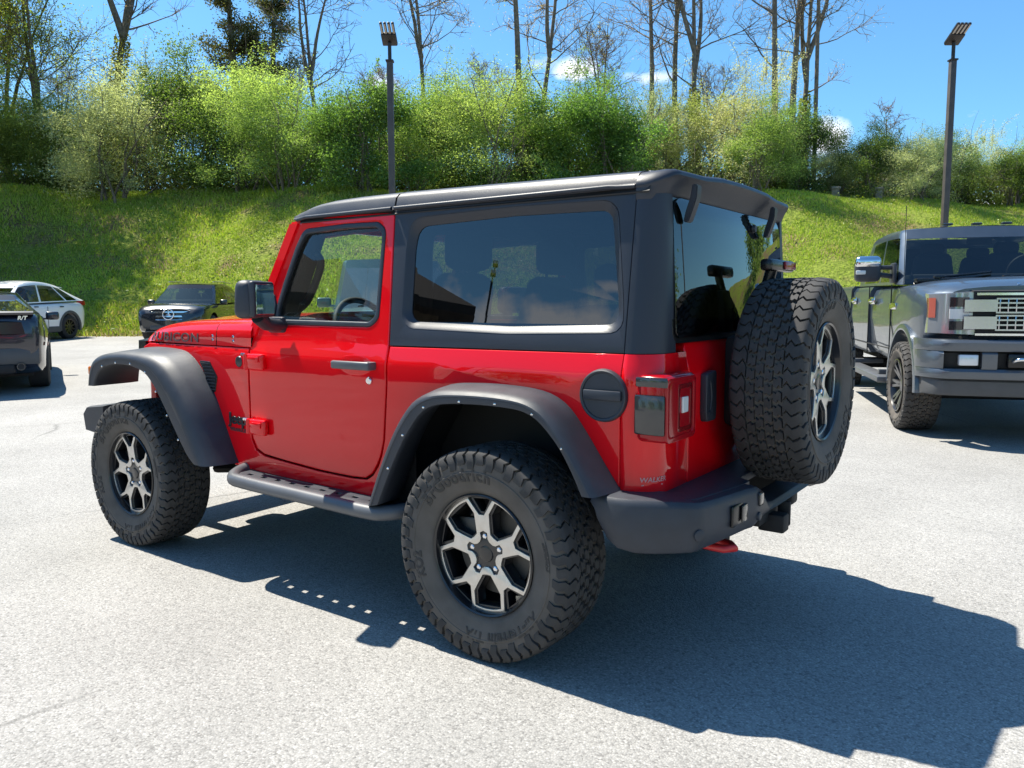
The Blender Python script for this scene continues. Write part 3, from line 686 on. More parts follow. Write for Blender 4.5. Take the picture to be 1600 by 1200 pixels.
    # drip rail mouldings
    for s in (1, -1):
        dr = MB(); dr.tube([(-.496, s*.687, 1.7335), (-.43, s*.688, 1.735), (-.40, s*.697, 1.737), (.630, s*.697, 1.737)], .0085, 8); link('drip_rail', dr.me(), M['hardtop'], T, 60)
        dr = MB(); dr.tube([(.648, s*.697, 1.737), (1.20, s*.697, 1.735), (1.272, s*.688, 1.727)], .0085, 8); link('drip_rail', dr.me(), M['hardtop'], T, 60)
    # rear glass
    rg = fillet([(-.60, 1.215, .03), (.60, 1.215, .03), (.580, 1.704, .07), (-.580, 1.704, .07)], .04)
    def rgx(v): return -.6185+.030*(v-1.215)/.457
    rgm = plate_me(rg, (), .006, .001); rgm = remap(rgm, lambda u, v, w: (rgx(v)-w, u, v))
    RG = link('rear_window', rgm, M['tint'], J, 20)
    rs = plate_me(fillet([(-.615, 1.195), (.615, 1.195), (.60, 1.715), (-.60, 1.715)], .05), [fillet([(-.55, 1.255), (.55, 1.255), (.535, 1.668), (-.535, 1.668)], .05)], .004, .0008)
    link('glass_border', remap(rs, lambda u, v, w: (rgx(v)+.008-w, u, v)), M['trim'], RG, 0)
    for y in (.505, -.335):
        hh = MB()
        prof = [(-.632, 1.750), (-.652, 1.745), (-.650, 1.70), (-.636, 1.66), (-.620, 1.618), (-.600, 1.620), (-.610, 1.66), (-.624, 1.70), (-.630, 1.735)]
        hh.loft([[(x, y-.021, z) for x, z in prof], [(x, y+.021, z) for x, z in prof]]); hm = hh.me('x', True)
        bm = bmesh.new(); bm.from_mesh(hm); bmesh.ops.bevel(bm, geom=bm.edges[:], offset=.004, segments=2, affect='EDGES'); bm.to_mesh(hm); bm.free()
        link('glass_hinge', hm, M['hardtop'], RG, 35)
    wk = MB(); wk.lathe([(.012, .0001), (.012, .014), (.0, .018)], 20, Matrix.Translation((-.592, -.22, 1.650)) @ Matrix.Rotation(pi/2, 4, 'Z')); link('wiper_pivot', wk.me(), M['plastic'], RG, 30)
    # ---- tail lights, filler cap, sticker
    for s in (1, -1):
        tb = MB(); tb.box((-.618, s*.672, .985), (.112, .242, .226), .020, 3)
        t = link('tail_light', tb.me('x', True), M['redlens'], J, 35)
        sk = MB(); sk.box((-.614, s*.7935, .966), (.110, .010, .134), .006, 2); sk.box((-.618, s*.789, 1.075), (.116, .012, .034), .006)
        link_each('smoked_panel', sk.me('x', True), M['smoke'], t, 30)
        bz_ = plate_me(fillet([(-.790, .872), (-.555, .872), (-.555, 1.090), (-.790, 1.090)], .022), [fillet([(-.770, .892), (-.573, .892), (-.573, 1.072), (-.770, 1.072)], .02)], .012, .003)
        link('bezel', remap(bz_, lambda u, v, w: (-.676-w, -s*u, v)), M['redlens'], t, 30)
        for (z0, z1, y0, y1) in ((.90, 1.065, .585, .690),):
            fr_ = plate_me(fillet([(-y1-.012, z0), (-y0, z0), (-y0, z1), (-y1-.012, z1)], .012), [fillet([(-y1+.006, z0+.018), (-y0-.018, z0+.018), (-y0-.018, z1-.018), (-y1+.006, z1-.018)], .008)], .006, .002)
            link('lens_frame', remap(fr_, lambda u, v, w: (-.6745-w, -s*u, v)), M['deepred'], t, 30)
        rv_ = MB(); rv_.box((-.676, s*.650, .992), (.008, .046, .055), .003); link('reversing_light', rv_.me('x', True), M['white'], t, 20)
    fc = MB(); Tm = Matrix.Translation((-.437, Yb(1.02, -.437), 1.020))
    fc.lathe([(.0, .093), (.013, .090), (.016, .086), (.014, .080), (.009, .078), (.009, .0001)], 56, Tm); fc.box((0, .012, .002), (.148, .018, .034), .005, 2, Tm)
    link('fuel_cap', fc.me('x', False), M['plastic'], J, 35)
    ws_ = text_me('WALKER', .024, .0003, bold=.0004, shear=.12); ws_.transform(Matrix.Diagonal((1.15, 1, 1, 1)))
    dsm = MB(); dsm.addme(ws_)
    dsm.box((-.005, -.018, 0), (.085, .004, .0006)); sm_ = dsm.me()
    def cornerpt(u, v):     # wraps the sticker round the rear corner
        a = RAD(52)-u/.118; return (-.506-.1165*sin(a), Yb(.735, -.5)-.1155*(1-cos(a)), .735+v)
    def stick(u, v, w):
        a = RAD(58)+u/.118; return (-.506-(.116+.0015)*sin(a), Yb(.735+v, -.503)-.115+.1165*cos(a), .735+v)
    link('dealer_sticker', remap(sm_, stick, False), M['sticker'], J, 0)
    # ---- rear bumper
    path = [(-.405, .80, .690, .64), (-.43, .855, .690, .635), (-.46, .872, .690, .585), (-.50, .878, .690, .535), (-.54, .878, .690, .510), (-.60, .864, .690, .500), (-.66, .833, .688, .500), (-.72, .795, .685, .503), (-.766, .762, .683, .506), (-.778, .748, .682, .508), (-.786, .722, .680, .511),
            (-.803, .650, .680, .515), (-.817, .58, .680, .518), (-.838, .45, .680, .522), (-.850, .415, .680, .524), (-.853, .385, .678, .530), (-.853, .34, .660, .540), (-.853, .27, .598, .545), (-.853, .20, .588, .545)]
    half = [(x, y, a, b_, np.array([0, 1.])) for x, y, a, b_ in path]
    full = [p[:4] for p in path]+[(x, -y, a, b_) for x, y, a, b_ in path[::-1]]
    rings = []
    for i, (x, y, zt, zb) in enumerate(full):
        p0 = full[max(0, i-1)]; p1 = full[min(len(full)-1, i+1)]; d = np.array([p1[0]-p0[0], p1[1]-p0[1]]); d /= np.linalg.norm(d); nn = np.array([d[1], -d[0]]) # outward
        if nn @ np.array([x+.4, y]) < 0: nn = -nn
        f = lambda off, z: (x+nn[0]*off, y+nn[1]*off, z)
        inn = -.13 if abs(y) > .36 else -.10
        h_ = zt-zb
        rings.append([f(inn, zt+.006), f(-.03, zt+.003), f(-.012, zt-.001), f(-.004, zt-.010), f(0, zt-.024), f(.003, zb+h_*.5), f(-.002, zb+.03), f(-.012, zb+.010), f(-.035, zb), f(inn, zb+.005)])
    bp = MB(); bp.loft(rings, closed=True, caps=True)
    # top shelf between the bumper and the body
    sh = plate_me([(-.50, .80), (-.62, .83), (-.70, .79), (-.755, .70), (-.80, .42), (-.80, .34), (-.75, .30), (-.75, -.30), (-.80, -.34), (-.80, -.42), (-.755, -.70), (-.70, -.79), (-.62, -.83), (-.50, -.80)], (), .03, .004)
    bp.addme(remap(sh, lambda u, v, w: (u, v, .686+w)))
    B = link('rear_bumper', bp.me('x', True), M['plastic'], J, 27)
    def on_face(y): # bumper outer x at y
        ys_ = [p[1] for p in path][::-1]; return float(np.interp(y, ys_, [p[0] for p in path][::-1]))
    fl = MB(); fl.box((on_face(.515)+.002, .515, .605), (.014, .135, .075), .006, 2, None); link('fog_light_pocket', fl.me('x', True), M['trim'], B, 30)
    fl = MB(); fl.box((on_face(.492)-.008, .492, .605), (.008, .055, .060), .004, 2); link('fog_light', fl.me('x', True), M['smoke'], B, 30)
    fl = MB(); fl.box((on_face(.375)-.003, .375, .634), (.010, .046, .050), .008, 3); link('plate_light', fl.me('x', True), M['smoke'], B, 30)
    for (y, z, r) in ((.748, .575, .020), (.385, .572, .016)):
        se = MB(); x = on_face(y); aa = pi/2 if y < .6 else RAD(55)
        se.lathe([(.006, .0001), (.006, r*.75), (.004, r), (-.01, r*1.05)], 24, Matrix.Translation((x-.002, y+.002, z)) @ Matrix.Rotation(aa, 4, 'Z')); link('parking_sensor', se.me(), M['plastic'], B, 30)
    hk = MB(); hk.tube([(-.66, .55, .485), (-.74, .55, .480), (-.785, .545, .478), (-.812, .51, .477), (-.785, .475, .478), (-.74, .47, .480), (-.66, .47, .485)], .014, 12); hk.box((-.64, .51, .50), (.10, .12, .05), .01)
    link('tow_hook', hk.me('x', True), M['hook'], J, 50)
    ht_ = MB(); ht_.box((-.83, .14, .492), (.10, .07, .07), .008); ht_.box((-.79, .14, .525), (.06, .26, .06), .01); ht_.box((-.85, .075, .515), (.05, .022, .10), .008)
    link('tow_receiver', ht_.me('x', True), M['dark'], J, 30)
    # ---- front bumper
    fb = MB(); fb.loft([[(x, y, z) for x, z in ((2.90+k*.02, .742-k*.008), (3.15-abs(y)*.04, .72-k*.008), (3.195-abs(y)*.04, .67), (3.175-abs(y)*.04, .575), (2.95, .55+k*.01))] for y, k in ((-.815, 1), (-.79, 0), (0, 0), (.79, 0), (.815, 1))])
    link('front_bumper', fb.me('x', True), M['plastic'], J, 30)
    # ---- side steps
    for s in (1, -1):
        rb = MB(); pth = catmull([(1.63, .74, .512), (1.615, .82, .500), (1.56, .885, .492), (1.46, .905, .488), (1.0, .905, .480), (.62, .905, .474), (.53, .885, .477), (.47, .82, .484), (.455, .74, .492)], 5)
        rb.tube([(p[0], s*p[1], p[2]) for p in pth], .032, 14)
        link('side_step', rb.me(), M['step'], J, 60)
        hs = [[(x0-.016, .820), (x0+.018, .820), (x0+.012, .844), (x0-.022, .844)] for x0 in np.linspace(.66, 1.50, 9)]
        st2 = plate_me([(.50, .74), (1.58, .74), (1.575, .86), (1.53, .885), (.56, .885), (.51, .86)], hs, .012, .002)
        spl = link('step_plate', remap(st2, lambda u, v, w: (u, s*v, .497+.012*(u-.5)/1.1+w)), M['plastic'], J, 30)
    # ---- wheels
    jeep_wheel(J, 'wheel', (0, .809, .405), 0, RAD(5)); jeep_wheel(J, 'wheel', (2.459, .809, .405), 0, RAD(8))
    jeep_wheel(J, 'wheel', (0, -.809, .405), pi, RAD(20)); jeep_wheel(J, 'wheel', (2.459, -.809, .405), pi, RAD(33))
    jeep_wheel(J, 'spare_wheel', (-.850, -.032, 1.030), pi/2, RAD(12), False)
    # high-mounted stop lamp above the spare
    bl_ = MB(); bl_.box((-.735, -.115, 1.486), (.05, .30, .046), .012); bl_.tube([(-.70, -.06, 1.28), (-.71, -.06, 1.40), (-.73, -.06, 1.475)], .024, 10)
    k = link('stop_lamp_housing', bl_.me('x', True), M['trim'], J, 40)
    l_ = MB(); l_.box((-.763, -.185, 1.487), (.010, .14, .032), .004); link('stop_lamp', l_.me('x', True), M['redlens'], k, 30)
    # ---- cabin
    da = MB(); da.box((1.46, 0, 1.08), (.34, 1.36, .28), .06, 3); da.box((1.38, -.0, 1.17), (.2, .34, .10), .03); da.box((1.1, 0, .74), (1.0, .24, .36), .04)
    d_ = link('dashboard', da.me('x', True), M['interior'], J, 40)
    sv = MB(); sv.lathe([(0, .03), (.01, .05), (.0, .055)], 20, Matrix.Translation((1.28, .12, 1.13)) @ Matrix.Rotation(pi/2, 4, 'Z')); sv.box((1.285, .36, 1.06), (.01, .50, .018), .004); link('dash_trim', sv.me('x', True), M['silverin'], d_, 30)
    SW = Matrix.Translation((1.17, .36, 1.185)) @ Matrix.Rotation(RAD(-66), 4, 'Y')
    sw = MB(); sw.tube([(.185*cos(a), .185*sin(a), 0) for a in np.linspace(0, 2*pi, 40)], .016, 10, True, SW); sw.box((0, 0, -.02), (.12, .12, .05), .03, 3, SW); sw.box((0, 0, -.01), (.03, .34, .02), .006, 2, SW); sw.box((-.09, 0, -.01), (.17, .03, .02), .006, 2, SW)
    sw.tube([(1.17, .36, 1.18), (1.36, .36, 1.09)], .035, 10)
    w_ = link('steering_wheel', sw.me('x', True), M['interior'], J, 50)
    sp = MB(); sp.tube([(.03, y, .004) for y in (-.10, -.05)], .011, 8, True, SW); sp.tube([(.03, y, .004) for y in (.05, .10)], .011, 8, True, SW); sp.lathe([(.004, .028), (.008, .034), (.0, .038)], 24, SW @ Matrix.Rotation(pi/2, 4, 'X')); link('wheel_trim', sp.me('x', True), M['silverin'], w_, 40)
    def seat(x, y, name, w=.50):
        t = MB(); t.box((x, y, .80), (.52, w, .18), .06, 3)
        t.box((0, 0, .32), (.15, w-.02, .66), .06, 3, Matrix.Translation((x-.25, y, .84)) @ Matrix.Rotation(RAD(-14), 4, 'Y'), taper=(.8, .72))
        s_ = link(name, t.me('x', True), M['seat'], J, 50)
        h_ = MB(); h_.box((x-.42, y, 1.575), (.11, .27, .185), .05, 3); h_.tube([(x-.40, y-.06, 1.42), (x-.41, y-.06, 1.55)], .008, 8); h_.tube([(x-.40, y+.06, 1.42), (x-.41, y+.06, 1.55)], .008, 8); link('headrest', h_.me('x', True), M['seat'], s_, 50)
    seat(.92, .36, 'front_seat'); seat(.92, -.36, 'front_seat')
    t = MB(); t.box((.10, 0, .86), (.42, .95, .16), .05, 3); t.box((-.16, 0, 1.10), (.13, .95, .46), .05, 3); s_ = link('rear_seat', t.me('x', True), M['seat'], J, 50)
    for y in (.26, -.26):
        h_ = MB(); h_.box((-.19, y, 1.42), (.10, .24, .15), .045, 3); link('headrest', h_.me('x', True), M['seat'], s_, 50)
    rb = MB()
    for s in (1, -1):
        rb.tube(catmull([(.55, s*.60, .9), (.55, s*.60, 1.55), (.55, s*.56, 1.68), (.80, s*.56, 1.70), (1.28, s*.57, 1.68)], 5), .035, 10)
        rb.tube(catmull([(.55, s*.58, 1.66), (.0, s*.56, 1.66), (-.42, s*.56, 1.55), (-.52, s*.56, 1.15)], 5), .035, 10)
        rb.tube(catmull([(1.40, s*.60, 1.30), (1.33, s*.585, 1.36), (1.24, s*.58, 1.52), (1.27, s*.585, 1.585)], 5), .019, 10)
    rb.tube([(.55, -.56, 1.68), (.55, .56, 1.68)], .035, 10)
    rb.box((.56, .62, 1.35), (.05, .05, .5), .01); rb.box((.56, -.62, 1.35), (.05, .05, .5), .01)
    link('roll_bar', rb.me('x', True), M['interior'], J, 60)
    pt = MB()
    for s in (1, -1): pt.loft([[(1.555, s*.60, 1.16), (1.44, s*.60, 1.16), (1.44, s*.70, 1.16), (1.555, s*.70, 1.16)], [(1.30, s*.55, 1.70), (1.21, s*.55, 1.70), (1.21, s*.635, 1.70), (1.30, s*.635, 1.70)]])
    link('pillar_trim', pt.me('x', True), M['interior'], J, 30)
    im = MB(); im.box((1.27, 0, 1.60), (.03, .26, .07), .012, 2); im.tube([(1.27, 0, 1.60), (1.34, 0, 1.66)], .012, 8); link('inside_mirror', im.me('x', True), M['interior'], J, 40)
build_jeep()
# ================================================================== ground
RNG = np.random.default_rng(11)
def asphalt_mat():
    m, N, L, P = newmat('bleached_asphalt'); tc = N.new('ShaderNodeTexCoord')
    def noise(sc, det=4, ro=.55):
        n = N.new('ShaderNodeTexNoise'); n.inputs['Scale'].default_value = sc; n.inputs['Detail'].default_value = det; n.inputs['Roughness'].default_value = ro; L.new(tc.outputs['Object'], n.inputs['Vector']); return n
    def ramp(src, a, b, c0, c1):
        r = N.new('ShaderNodeMapRange'); r.inputs[1].default_value = a; r.inputs[2].default_value = b; r.inputs[3].default_value = c0; r.inputs[4].default_value = c1; L.new(src, r.inputs[0]); return r.outputs[0]
    vo = N.new('ShaderNodeTexVoronoi'); vo.inputs['Scale'].default_value = 135; L.new(tc.outputs['Object'], vo.inputs['Vector'])
    sep = N.new('ShaderNodeSeparateColor'); L.new(vo.outputs['Color'], sep.inputs[0])
    cr = N.new('ShaderNodeValToRGB'); e = cr.color_ramp.elements
    e[0].position = 0; e[0].color = (.17, .166, .16, 1); e[1].position = 1; e[1].color = (.50, .485, .46, 1)
    for p_, c in ((.12, (.24, .234, .225, 1)), (.30, (.32, .312, .298, 1)), (.8, (.375, .365, .348, 1)), (.94, (.44, .428, .408, 1))):
        x = e.new(p_); x.color = c
    L.new(sep.outputs[0], cr.inputs[0])
    # binder between the stones
    bd = N.new('ShaderNodeMixRGB'); bd.blend_type = 'MULTIPLY'; bd.inputs[0].default_value = 1; L.new(cr.outputs[0], bd.inputs[1])
    L.new(ramp(vo.outputs['Distance'], 0.25, .75, 1.05, .78), bd.inputs[2])
    mid = N.new('ShaderNodeMixRGB'); mid.blend_type = 'MULTIPLY'; mid.inputs[0].default_value = 1; sm = N.new('ShaderNodeMixRGB'); sm.inputs[0].default_value = .2; L.new(bd.outputs[0], sm.inputs[1]); sm.inputs[2].default_value = (.325, .313, .292, 1); L.new(sm.outputs[0], mid.inputs[1]); L.new(ramp(noise(1.1, 5).outputs['Fac'], .3, .7, .90, 1.08), mid.inputs[2])
    fin = N.new('ShaderNodeMixRGB'); fin.blend_type = 'MULTIPLY'; fin.inputs[0].default_value = 1; L.new(mid.outputs[0], fin.inputs[1]); L.new(ramp(noise(.22, 5, .65).outputs['Fac'], .3, .7, .86, 1.07), fin.inputs[2])
    # a few hairline cracks
    wp = N.new('ShaderNodeMixRGB'); wp.inputs[0].default_value = .12; L.new(tc.outputs['Object'], wp.inputs[1]); L.new(noise(1.6, 4).outputs['Color'], wp.inputs[2])
    v2 = N.new('ShaderNodeTexVoronoi'); v2.feature = 'DISTANCE_TO_EDGE'; v2.inputs['Scale'].default_value = .26; L.new(wp.outputs[0], v2.inputs['Vector'])
    ck = N.new('ShaderNodeMath'); ck.operation = 'MULTIPLY'; L.new(ramp(v2.outputs['Distance'], .0008, .0034, 1, 0), ck.inputs[0]); L.new(ramp(noise(.5, 2).outputs['Fac'], .50, .60, 0, .45), ck.inputs[1])
    cm = N.new('ShaderNodeMixRGB'); L.new(ck.outputs[0], cm.inputs[0]); L.new(fin.outputs[0], cm.inputs[1]); cm.inputs[2].default_value = (.07, .068, .065, 1)
    L.new(cm.outputs[0], P.inputs['Base Color']); P.inputs['Roughness'].default_value = .82; P.inputs['Specular IOR Level'].default_value = .35
    bp = N.new('ShaderNodeBump'); bp.inputs['Strength'].default_value = .4; bp.inputs['Distance'].default_value = .004
    L.new(ramp(vo.outputs['Distance'], 0, .8, 1, 0), bp.inputs['Height']); L.new(bp.outputs[0], P.inputs['Normal'])
    return m
def grid_mesh(S, T, zf):
    S = np.array(S); T = np.array(T); ss, tt = np.meshgrid(S, T, indexing='ij'); z = zf(ss, tt)
    x = CAM[0]+ss*GF[0]+tt*GR[0]; y = CAM[1]+ss*GF[1]+tt*GR[1]
    v = np.stack([x, y, z], -1).reshape(-1, 3); n, m = ss.shape; i = np.arange(n*m).reshape(n, m)
    f = np.stack([i[:-1, :-1], i[:-1, 1:], i[1:, 1:], i[1:, :-1]], -1).reshape(-1, 4)
    return np_mesh('ground', v, f)
def np_mesh(name, v, f, col=None):
    me = bpy.data.meshes.new(name); k = f.shape[1]
    me.vertices.add(len(v)); me.vertices.foreach_set('co', np.ascontiguousarray(v, np.float32).ravel())
    me.loops.add(f.size); me.loops.foreach_set('vertex_index', np.ascontiguousarray(f, np.int32).ravel())
    me.polygons.add(len(f)); me.polygons.foreach_set('loop_start', np.arange(0, f.size, k, dtype=np.int32))
    me.update(calc_edges=True)
    if col is not None:
        a = me.color_attributes.new('col', 'FLOAT_COLOR', 'POINT'); a.data.foreach_set('color', np.concatenate([col, np.ones((len(col), 1))], 1).astype(np.float32).ravel())
    return me
def leaf_mat(name, transl=.56, rough=.6, gloss=.035):
    m, N, L, P = newmat(name); N.remove(P); out = N['Material Output']
    at_ = N.new('ShaderNodeAttribute'); at_.attribute_name = 'col'
    oi = N.new('ShaderNodeObjectInfo'); hs = N.new('ShaderNodeHueSaturation'); L.new(at_.outputs['Color'], hs.inputs['Color'])
    mr = N.new('ShaderNodeMapRange'); mr.inputs[3].default_value = .482; mr.inputs[4].default_value = .515; L.new(oi.outputs['Random'], mr.inputs[0]); L.new(mr.outputs[0], hs.inputs['Hue'])
    m2 = N.new('ShaderNodeMapRange'); m2.inputs[3].default_value = .85; m2.inputs[4].default_value = 1.15; L.new(oi.outputs['Random'], m2.inputs[0]); L.new(m2.outputs[0], hs.inputs['Value'])
    d = N.new('ShaderNodeBsdfDiffuse'); t = N.new('ShaderNodeBsdfTranslucent'); g = N.new('ShaderNodeBsdfGlossy'); g.inputs['Roughness'].default_value = rough
    L.new(hs.outputs[0], d.inputs['Color'])
    br = N.new('ShaderNodeMixRGB'); br.blend_type = 'MULTIPLY'; br.inputs[0].default_value = 1; L.new(hs.outputs[0], br.inputs[1]); br.inputs[2].default_value = (1.42, 1.48, .88, 1); L.new(br.outputs[0], t.inputs['Color'])
    a = N.new('ShaderNodeMixShader'); a.inputs[0].default_value = transl; L.new(d.outputs[0], a.inputs[1]); L.new(t.outputs[0], a.inputs[2])
    b = N.new('ShaderNodeMixShader'); b.inputs[0].default_value = gloss; L.new(a.outputs[0], b.inputs[1]); L.new(g.outputs[0], b.inputs[2]); L.new(b.outputs[0], out.inputs[0]); return m
M['leaf'] = leaf_mat('spring_leaves'); M['grassblade'] = leaf_mat('grass_blades', .35, .5, .04)
M['bark'] = simple('grey_brown_bark', (.16, .13, .10), .9, var=.4, vscale=6, bump=.6, bscale=30)
M['twig'] = simple('thin_bare_twigs', (.20, .15, .12), .9)
def patchy(x, y):     # bare soil patches on the bank
    a = np.sin(x*.9+.7*np.sin(y*.5))*np.sin(y*.8+1.1+.6*np.sin(x*.6)); b = np.sin(x*2.3+1)*np.sin(y*2.1+.3*x)
    return a*.7+b*.35
def bank_mat():
    m, N, L, P = newmat('grassy_bank_soil'); tc = N.new('ShaderNodeTexCoord')
    n1 = N.new('ShaderNodeTexNoise'); n1.inputs['Scale'].default_value = .55; n1.inputs['Detail'].default_value = 6; L.new(tc.outputs['Object'], n1.inputs['Vector'])
    n2 = N.new('ShaderNodeTexNoise'); n2.inputs['Scale'].default_value = 9; n2.inputs['Detail'].default_value = 5; L.new(tc.outputs['Object'], n2.inputs['Vector'])
    c1 = N.new('ShaderNodeValToRGB'); e = c1.color_ramp.elements; e[0].position = .36; e[0].color = (.21, .16, .085, 1); e[1].position = .52; e[1].color = (.20, .25, .045, 1); L.new(n1.outputs['Fac'], c1.inputs[0])
    c2 = N.new('ShaderNodeValToRGB'); e = c2.color_ramp.elements; e[0].position = .3; e[0].color = (.45, .5, .4, 1); e[1].position = .7; e[1].color = (1.25, 1.2, 1.1, 1); L.new(n2.outputs['Fac'], c2.inputs[0])
    mx = N.new('ShaderNodeMixRGB'); mx.blend_type = 'MULTIPLY'; mx.inputs[0].default_value = 1; L.new(c1.outputs[0], mx.inputs[1]); L.new(c2.outputs[0], mx.inputs[2]); L.new(mx.outputs[0], P.inputs['Base Color'])
    P.inputs['Roughness'].default_value = .95; P.inputs['Specular IOR Level'].default_value = .1
    bp = N.new('ShaderNodeBump'); bp.inputs['Distance'].default_value = .08; bp.inputs['Strength'].default_value = .8; L.new(n2.outputs['Fac'], bp.inputs['Height']); L.new(bp.outputs[0], P.inputs['Normal']); return m
def build_ground():
    S = [-600, -250, -90, -60, -40, -20, -10, 0, 2, 4, 4.5, 5, 5.5, 6, 6.5, 7, 9, 12, 16, 20, 24.0, 24.5]
    T = np.r_[-600, -250, np.linspace(-110, 110, 60), 250, 600]
    def zf(s, t):
        return np.maximum(lot_z(s), 0)+0*t
    me = grid_mesh(S, T, zf)
    o = link('parking_lot', me, asphalt_mat(), None, 60); tag(o, kind='structure')
    S2 = np.r_[np.linspace(23.9, 42, 46), np.linspace(44, 130, 14), 300, 600]; T2 = np.r_[-600, -250, np.linspace(-75, 75, 160), 250, 600]
    def zb(s, t):
        e = EDGE+.25*np.sin(t*.9)+.15*np.sin(t*2.3+1)
        return bank_z(np.where(s < 24.6, s, s), t)-.10*np.clip((e-s)/.4, 0, 1)
    tag(link('grass_bank', grid_mesh(S2, T2, zb), bank_mat(), None, 60), kind='structure')
    # blades
    n = 260000
    s = EDGE+.05+(16.5)*RNG.random(n)**.95; t = (RNG.random(n)*2-1)*(s*.70+1.5)
    x = CAM[0]+s*GF[0]+t*GR[0]; y = CAM[1]+s*GF[1]+t*GR[1]
    dens = patchy(x, y); keep = RNG.random(n) > np.clip((dens-.25)*2.2, 0, .92); 
    # right-hand slope has a worn soil patch
    wx, wt = 27.5, 12.2
    keep &= ~((((s-31.5)/1.6)**2+((t-17.0)/1.9)**2 < 1+.5*np.sin(x*5)) & (RNG.random(n) < .85))
    s, t, x, y = s[keep], t[keep], x[keep], y[keep]; n = len(s); z = bank_z(s, t)
    rough = np.clip(.5+.8*np.sin(x*.55+1)*np.sin(y*.47), 0, 1)*np.clip((4-t)/10, .15, 1)
    h = (.05+.07*RNG.random(n))*(1+1.2*rough*RNG.random(n)); w = .013+.014*RNG.random(n)
    a = RNG.random(n)*2*pi; lean = (RNG.random((n, 2))-.5)*h[:, None]*1.1
    v = np.zeros((n, 3, 3)); v[:, 0] = np.stack([x+np.cos(a)*w, y+np.sin(a)*w, z-.015], 1); v[:, 1] = np.stack([x-np.cos(a)*w, y-np.sin(a)*w, z-.015], 1); v[:, 2] = np.stack([x+lean[:, 0], y+lean[:, 1], z+h], 1)
    k = RNG.random((n, 1)); tone = np.clip(.5+.5*np.sin(x*.8+np.sin(y*.7)*1.5)*np.cos(y*.6+.5), 0, 1)[:, None]
    g1 = np.array([.14, .21, .022]); g2 = np.array([.45, .55, .06]); dry = np.array([.50, .42, .16])
    col = (g1+(g2-g1)*(k*.45+tone*.6)); col = np.where(RNG.random((n, 1)) < .09+.1*rough[:, None], dry*(.6+.6*k), col)
    me = np_mesh('grass', v.reshape(-1, 3), np.arange(3*n).reshape(-1, 3), np.repeat(col, 3, 0))
    tag(link('grass', me, M['grassblade'], None, 0), 'short spring grass and weeds covering the slope behind the cars', 'grass', kind='stuff')
    # dandelions
    n = 900; s = EDGE+.4+9*RNG.random(n)**1.4; t = (RNG.random(n)*2-1)*(s*.68)
    kk = np.sin(t*1.1+s*.8)*np.sin(s*1.3-t*.4) > .1; s, t = s[kk], t[kk]; n = len(s)
    x = CAM[0]+s*GF[0]+t*GR[0]; y = CAM[1]+s*GF[1]+t*GR[1]; z = bank_z(s, t)+.10+.08*RNG.random(n); r = .022+.02*RNG.random(n)
    dx = np.array([[-1, -1, 0], [1, -1, .3], [1, 1, 0], [-1, 1, .3]])
    v = np.stack([x, y, z], 1)[:, None]+dx[None]*r[:, None, None]
    me = np_mesh('dandelion', v.reshape(-1, 3), np.arange(4*n).reshape(-1, 4))
    tag(link('dandelions', me, simple('yellow_petals', (.75, .55, .02), .7), None, 0), 'yellow dandelion heads dotted through the lower grass', 'flowers', kind='stuff')
    # dead stems and leaf litter along the ragged edge of the paving
    n = 9000; t = (RNG.random(n)*2-1)*18; s = EDGE-.25+.25*np.sin(t*.9)+.15*np.sin(t*2.3+1)+RNG.normal(0, .22, n)+.25; x = CAM[0]+s*GF[0]+t*GR[0]; y = CAM[1]+s*GF[1]+t*GR[1]
    z = np.where(s > EDGE, bank_z(s, t), lot_z(s))+.012+.05*RNG.random(n)*(s > EDGE); col = np.array([.24, .19, .09])+RNG.random((n, 1))*np.array([.22, .19, .10])
    v, f, c = leaves(np.stack([x, y, z], 1), .09, .022, col, RNG, up=1.6); tag(link('verge_litter', np_mesh('litter', v, f, c), M['grassblade'], None, 0), 'dry straw and leaf litter along the edge of the paving', 'litter', kind='stuff')
    # weeds: low broad-leaved tufts
    n = 2600; s0 = EDGE+.3+13*RNG.random(n); t0 = (RNG.random(n)*2-1)*(s0*.70); kk = RNG.random(n) < np.where(t0 < 3, .9, .25); s0, t0 = s0[kk], t0[kk]; n = len(s0)
    q = 9; s = np.repeat(s0, q)+RNG.normal(0, .13, n*q); t = np.repeat(t0, q)+RNG.normal(0, .13, n*q)
    x = CAM[0]+s*GF[0]+t*GR[0]; y = CAM[1]+s*GF[1]+t*GR[1]; z = bank_z(s, t)+.05+.22*RNG.random(n*q)*np.repeat(RNG.random(n), q)
    col = np.repeat(np.array([.15, .24, .03])+RNG.random((n, 1))*np.array([.16, .15, .01]), q, 0)
    v, f, c = leaves(np.stack([x, y, z], 1), .10, .055, col, RNG)
    tag(link('weeds', np_mesh('weeds', v, f, c), M['grassblade'], None, 0), 'low leafy weeds scattered over the bank', 'weeds', kind='stuff')
def leaves(P, ln, wd, col, rng, up=.35, jit=.35):
    """a rhombus leaf at each point, random direction"""
    n = len(P); d = rng.normal(size=(n, 3)); d[:, 2] = d[:, 2]*.7-up*.3; d /= np.linalg.norm(d, axis=1)[:, None]
    q = rng.normal(size=(n, 3)); q[:, 2] += up; q = np.cross(d, q); q /= np.linalg.norm(q, axis=1)[:, None]+1e-9
    L_ = ln*(1-jit+2*jit*rng.random((n, 1))); W_ = wd*(1-jit+2*jit*rng.random((n, 1)))
    nn = np.cross(d, q)
    v = np.stack([P-d*L_*.5, P+q*W_*.5+nn*W_*.12, P+d*L_*.5, P-q*W_*.5+nn*W_*.12], 1).reshape(-1, 3)
    return v, np.arange(4*n).reshape(-1, 4), np.repeat(col, 4, 0)

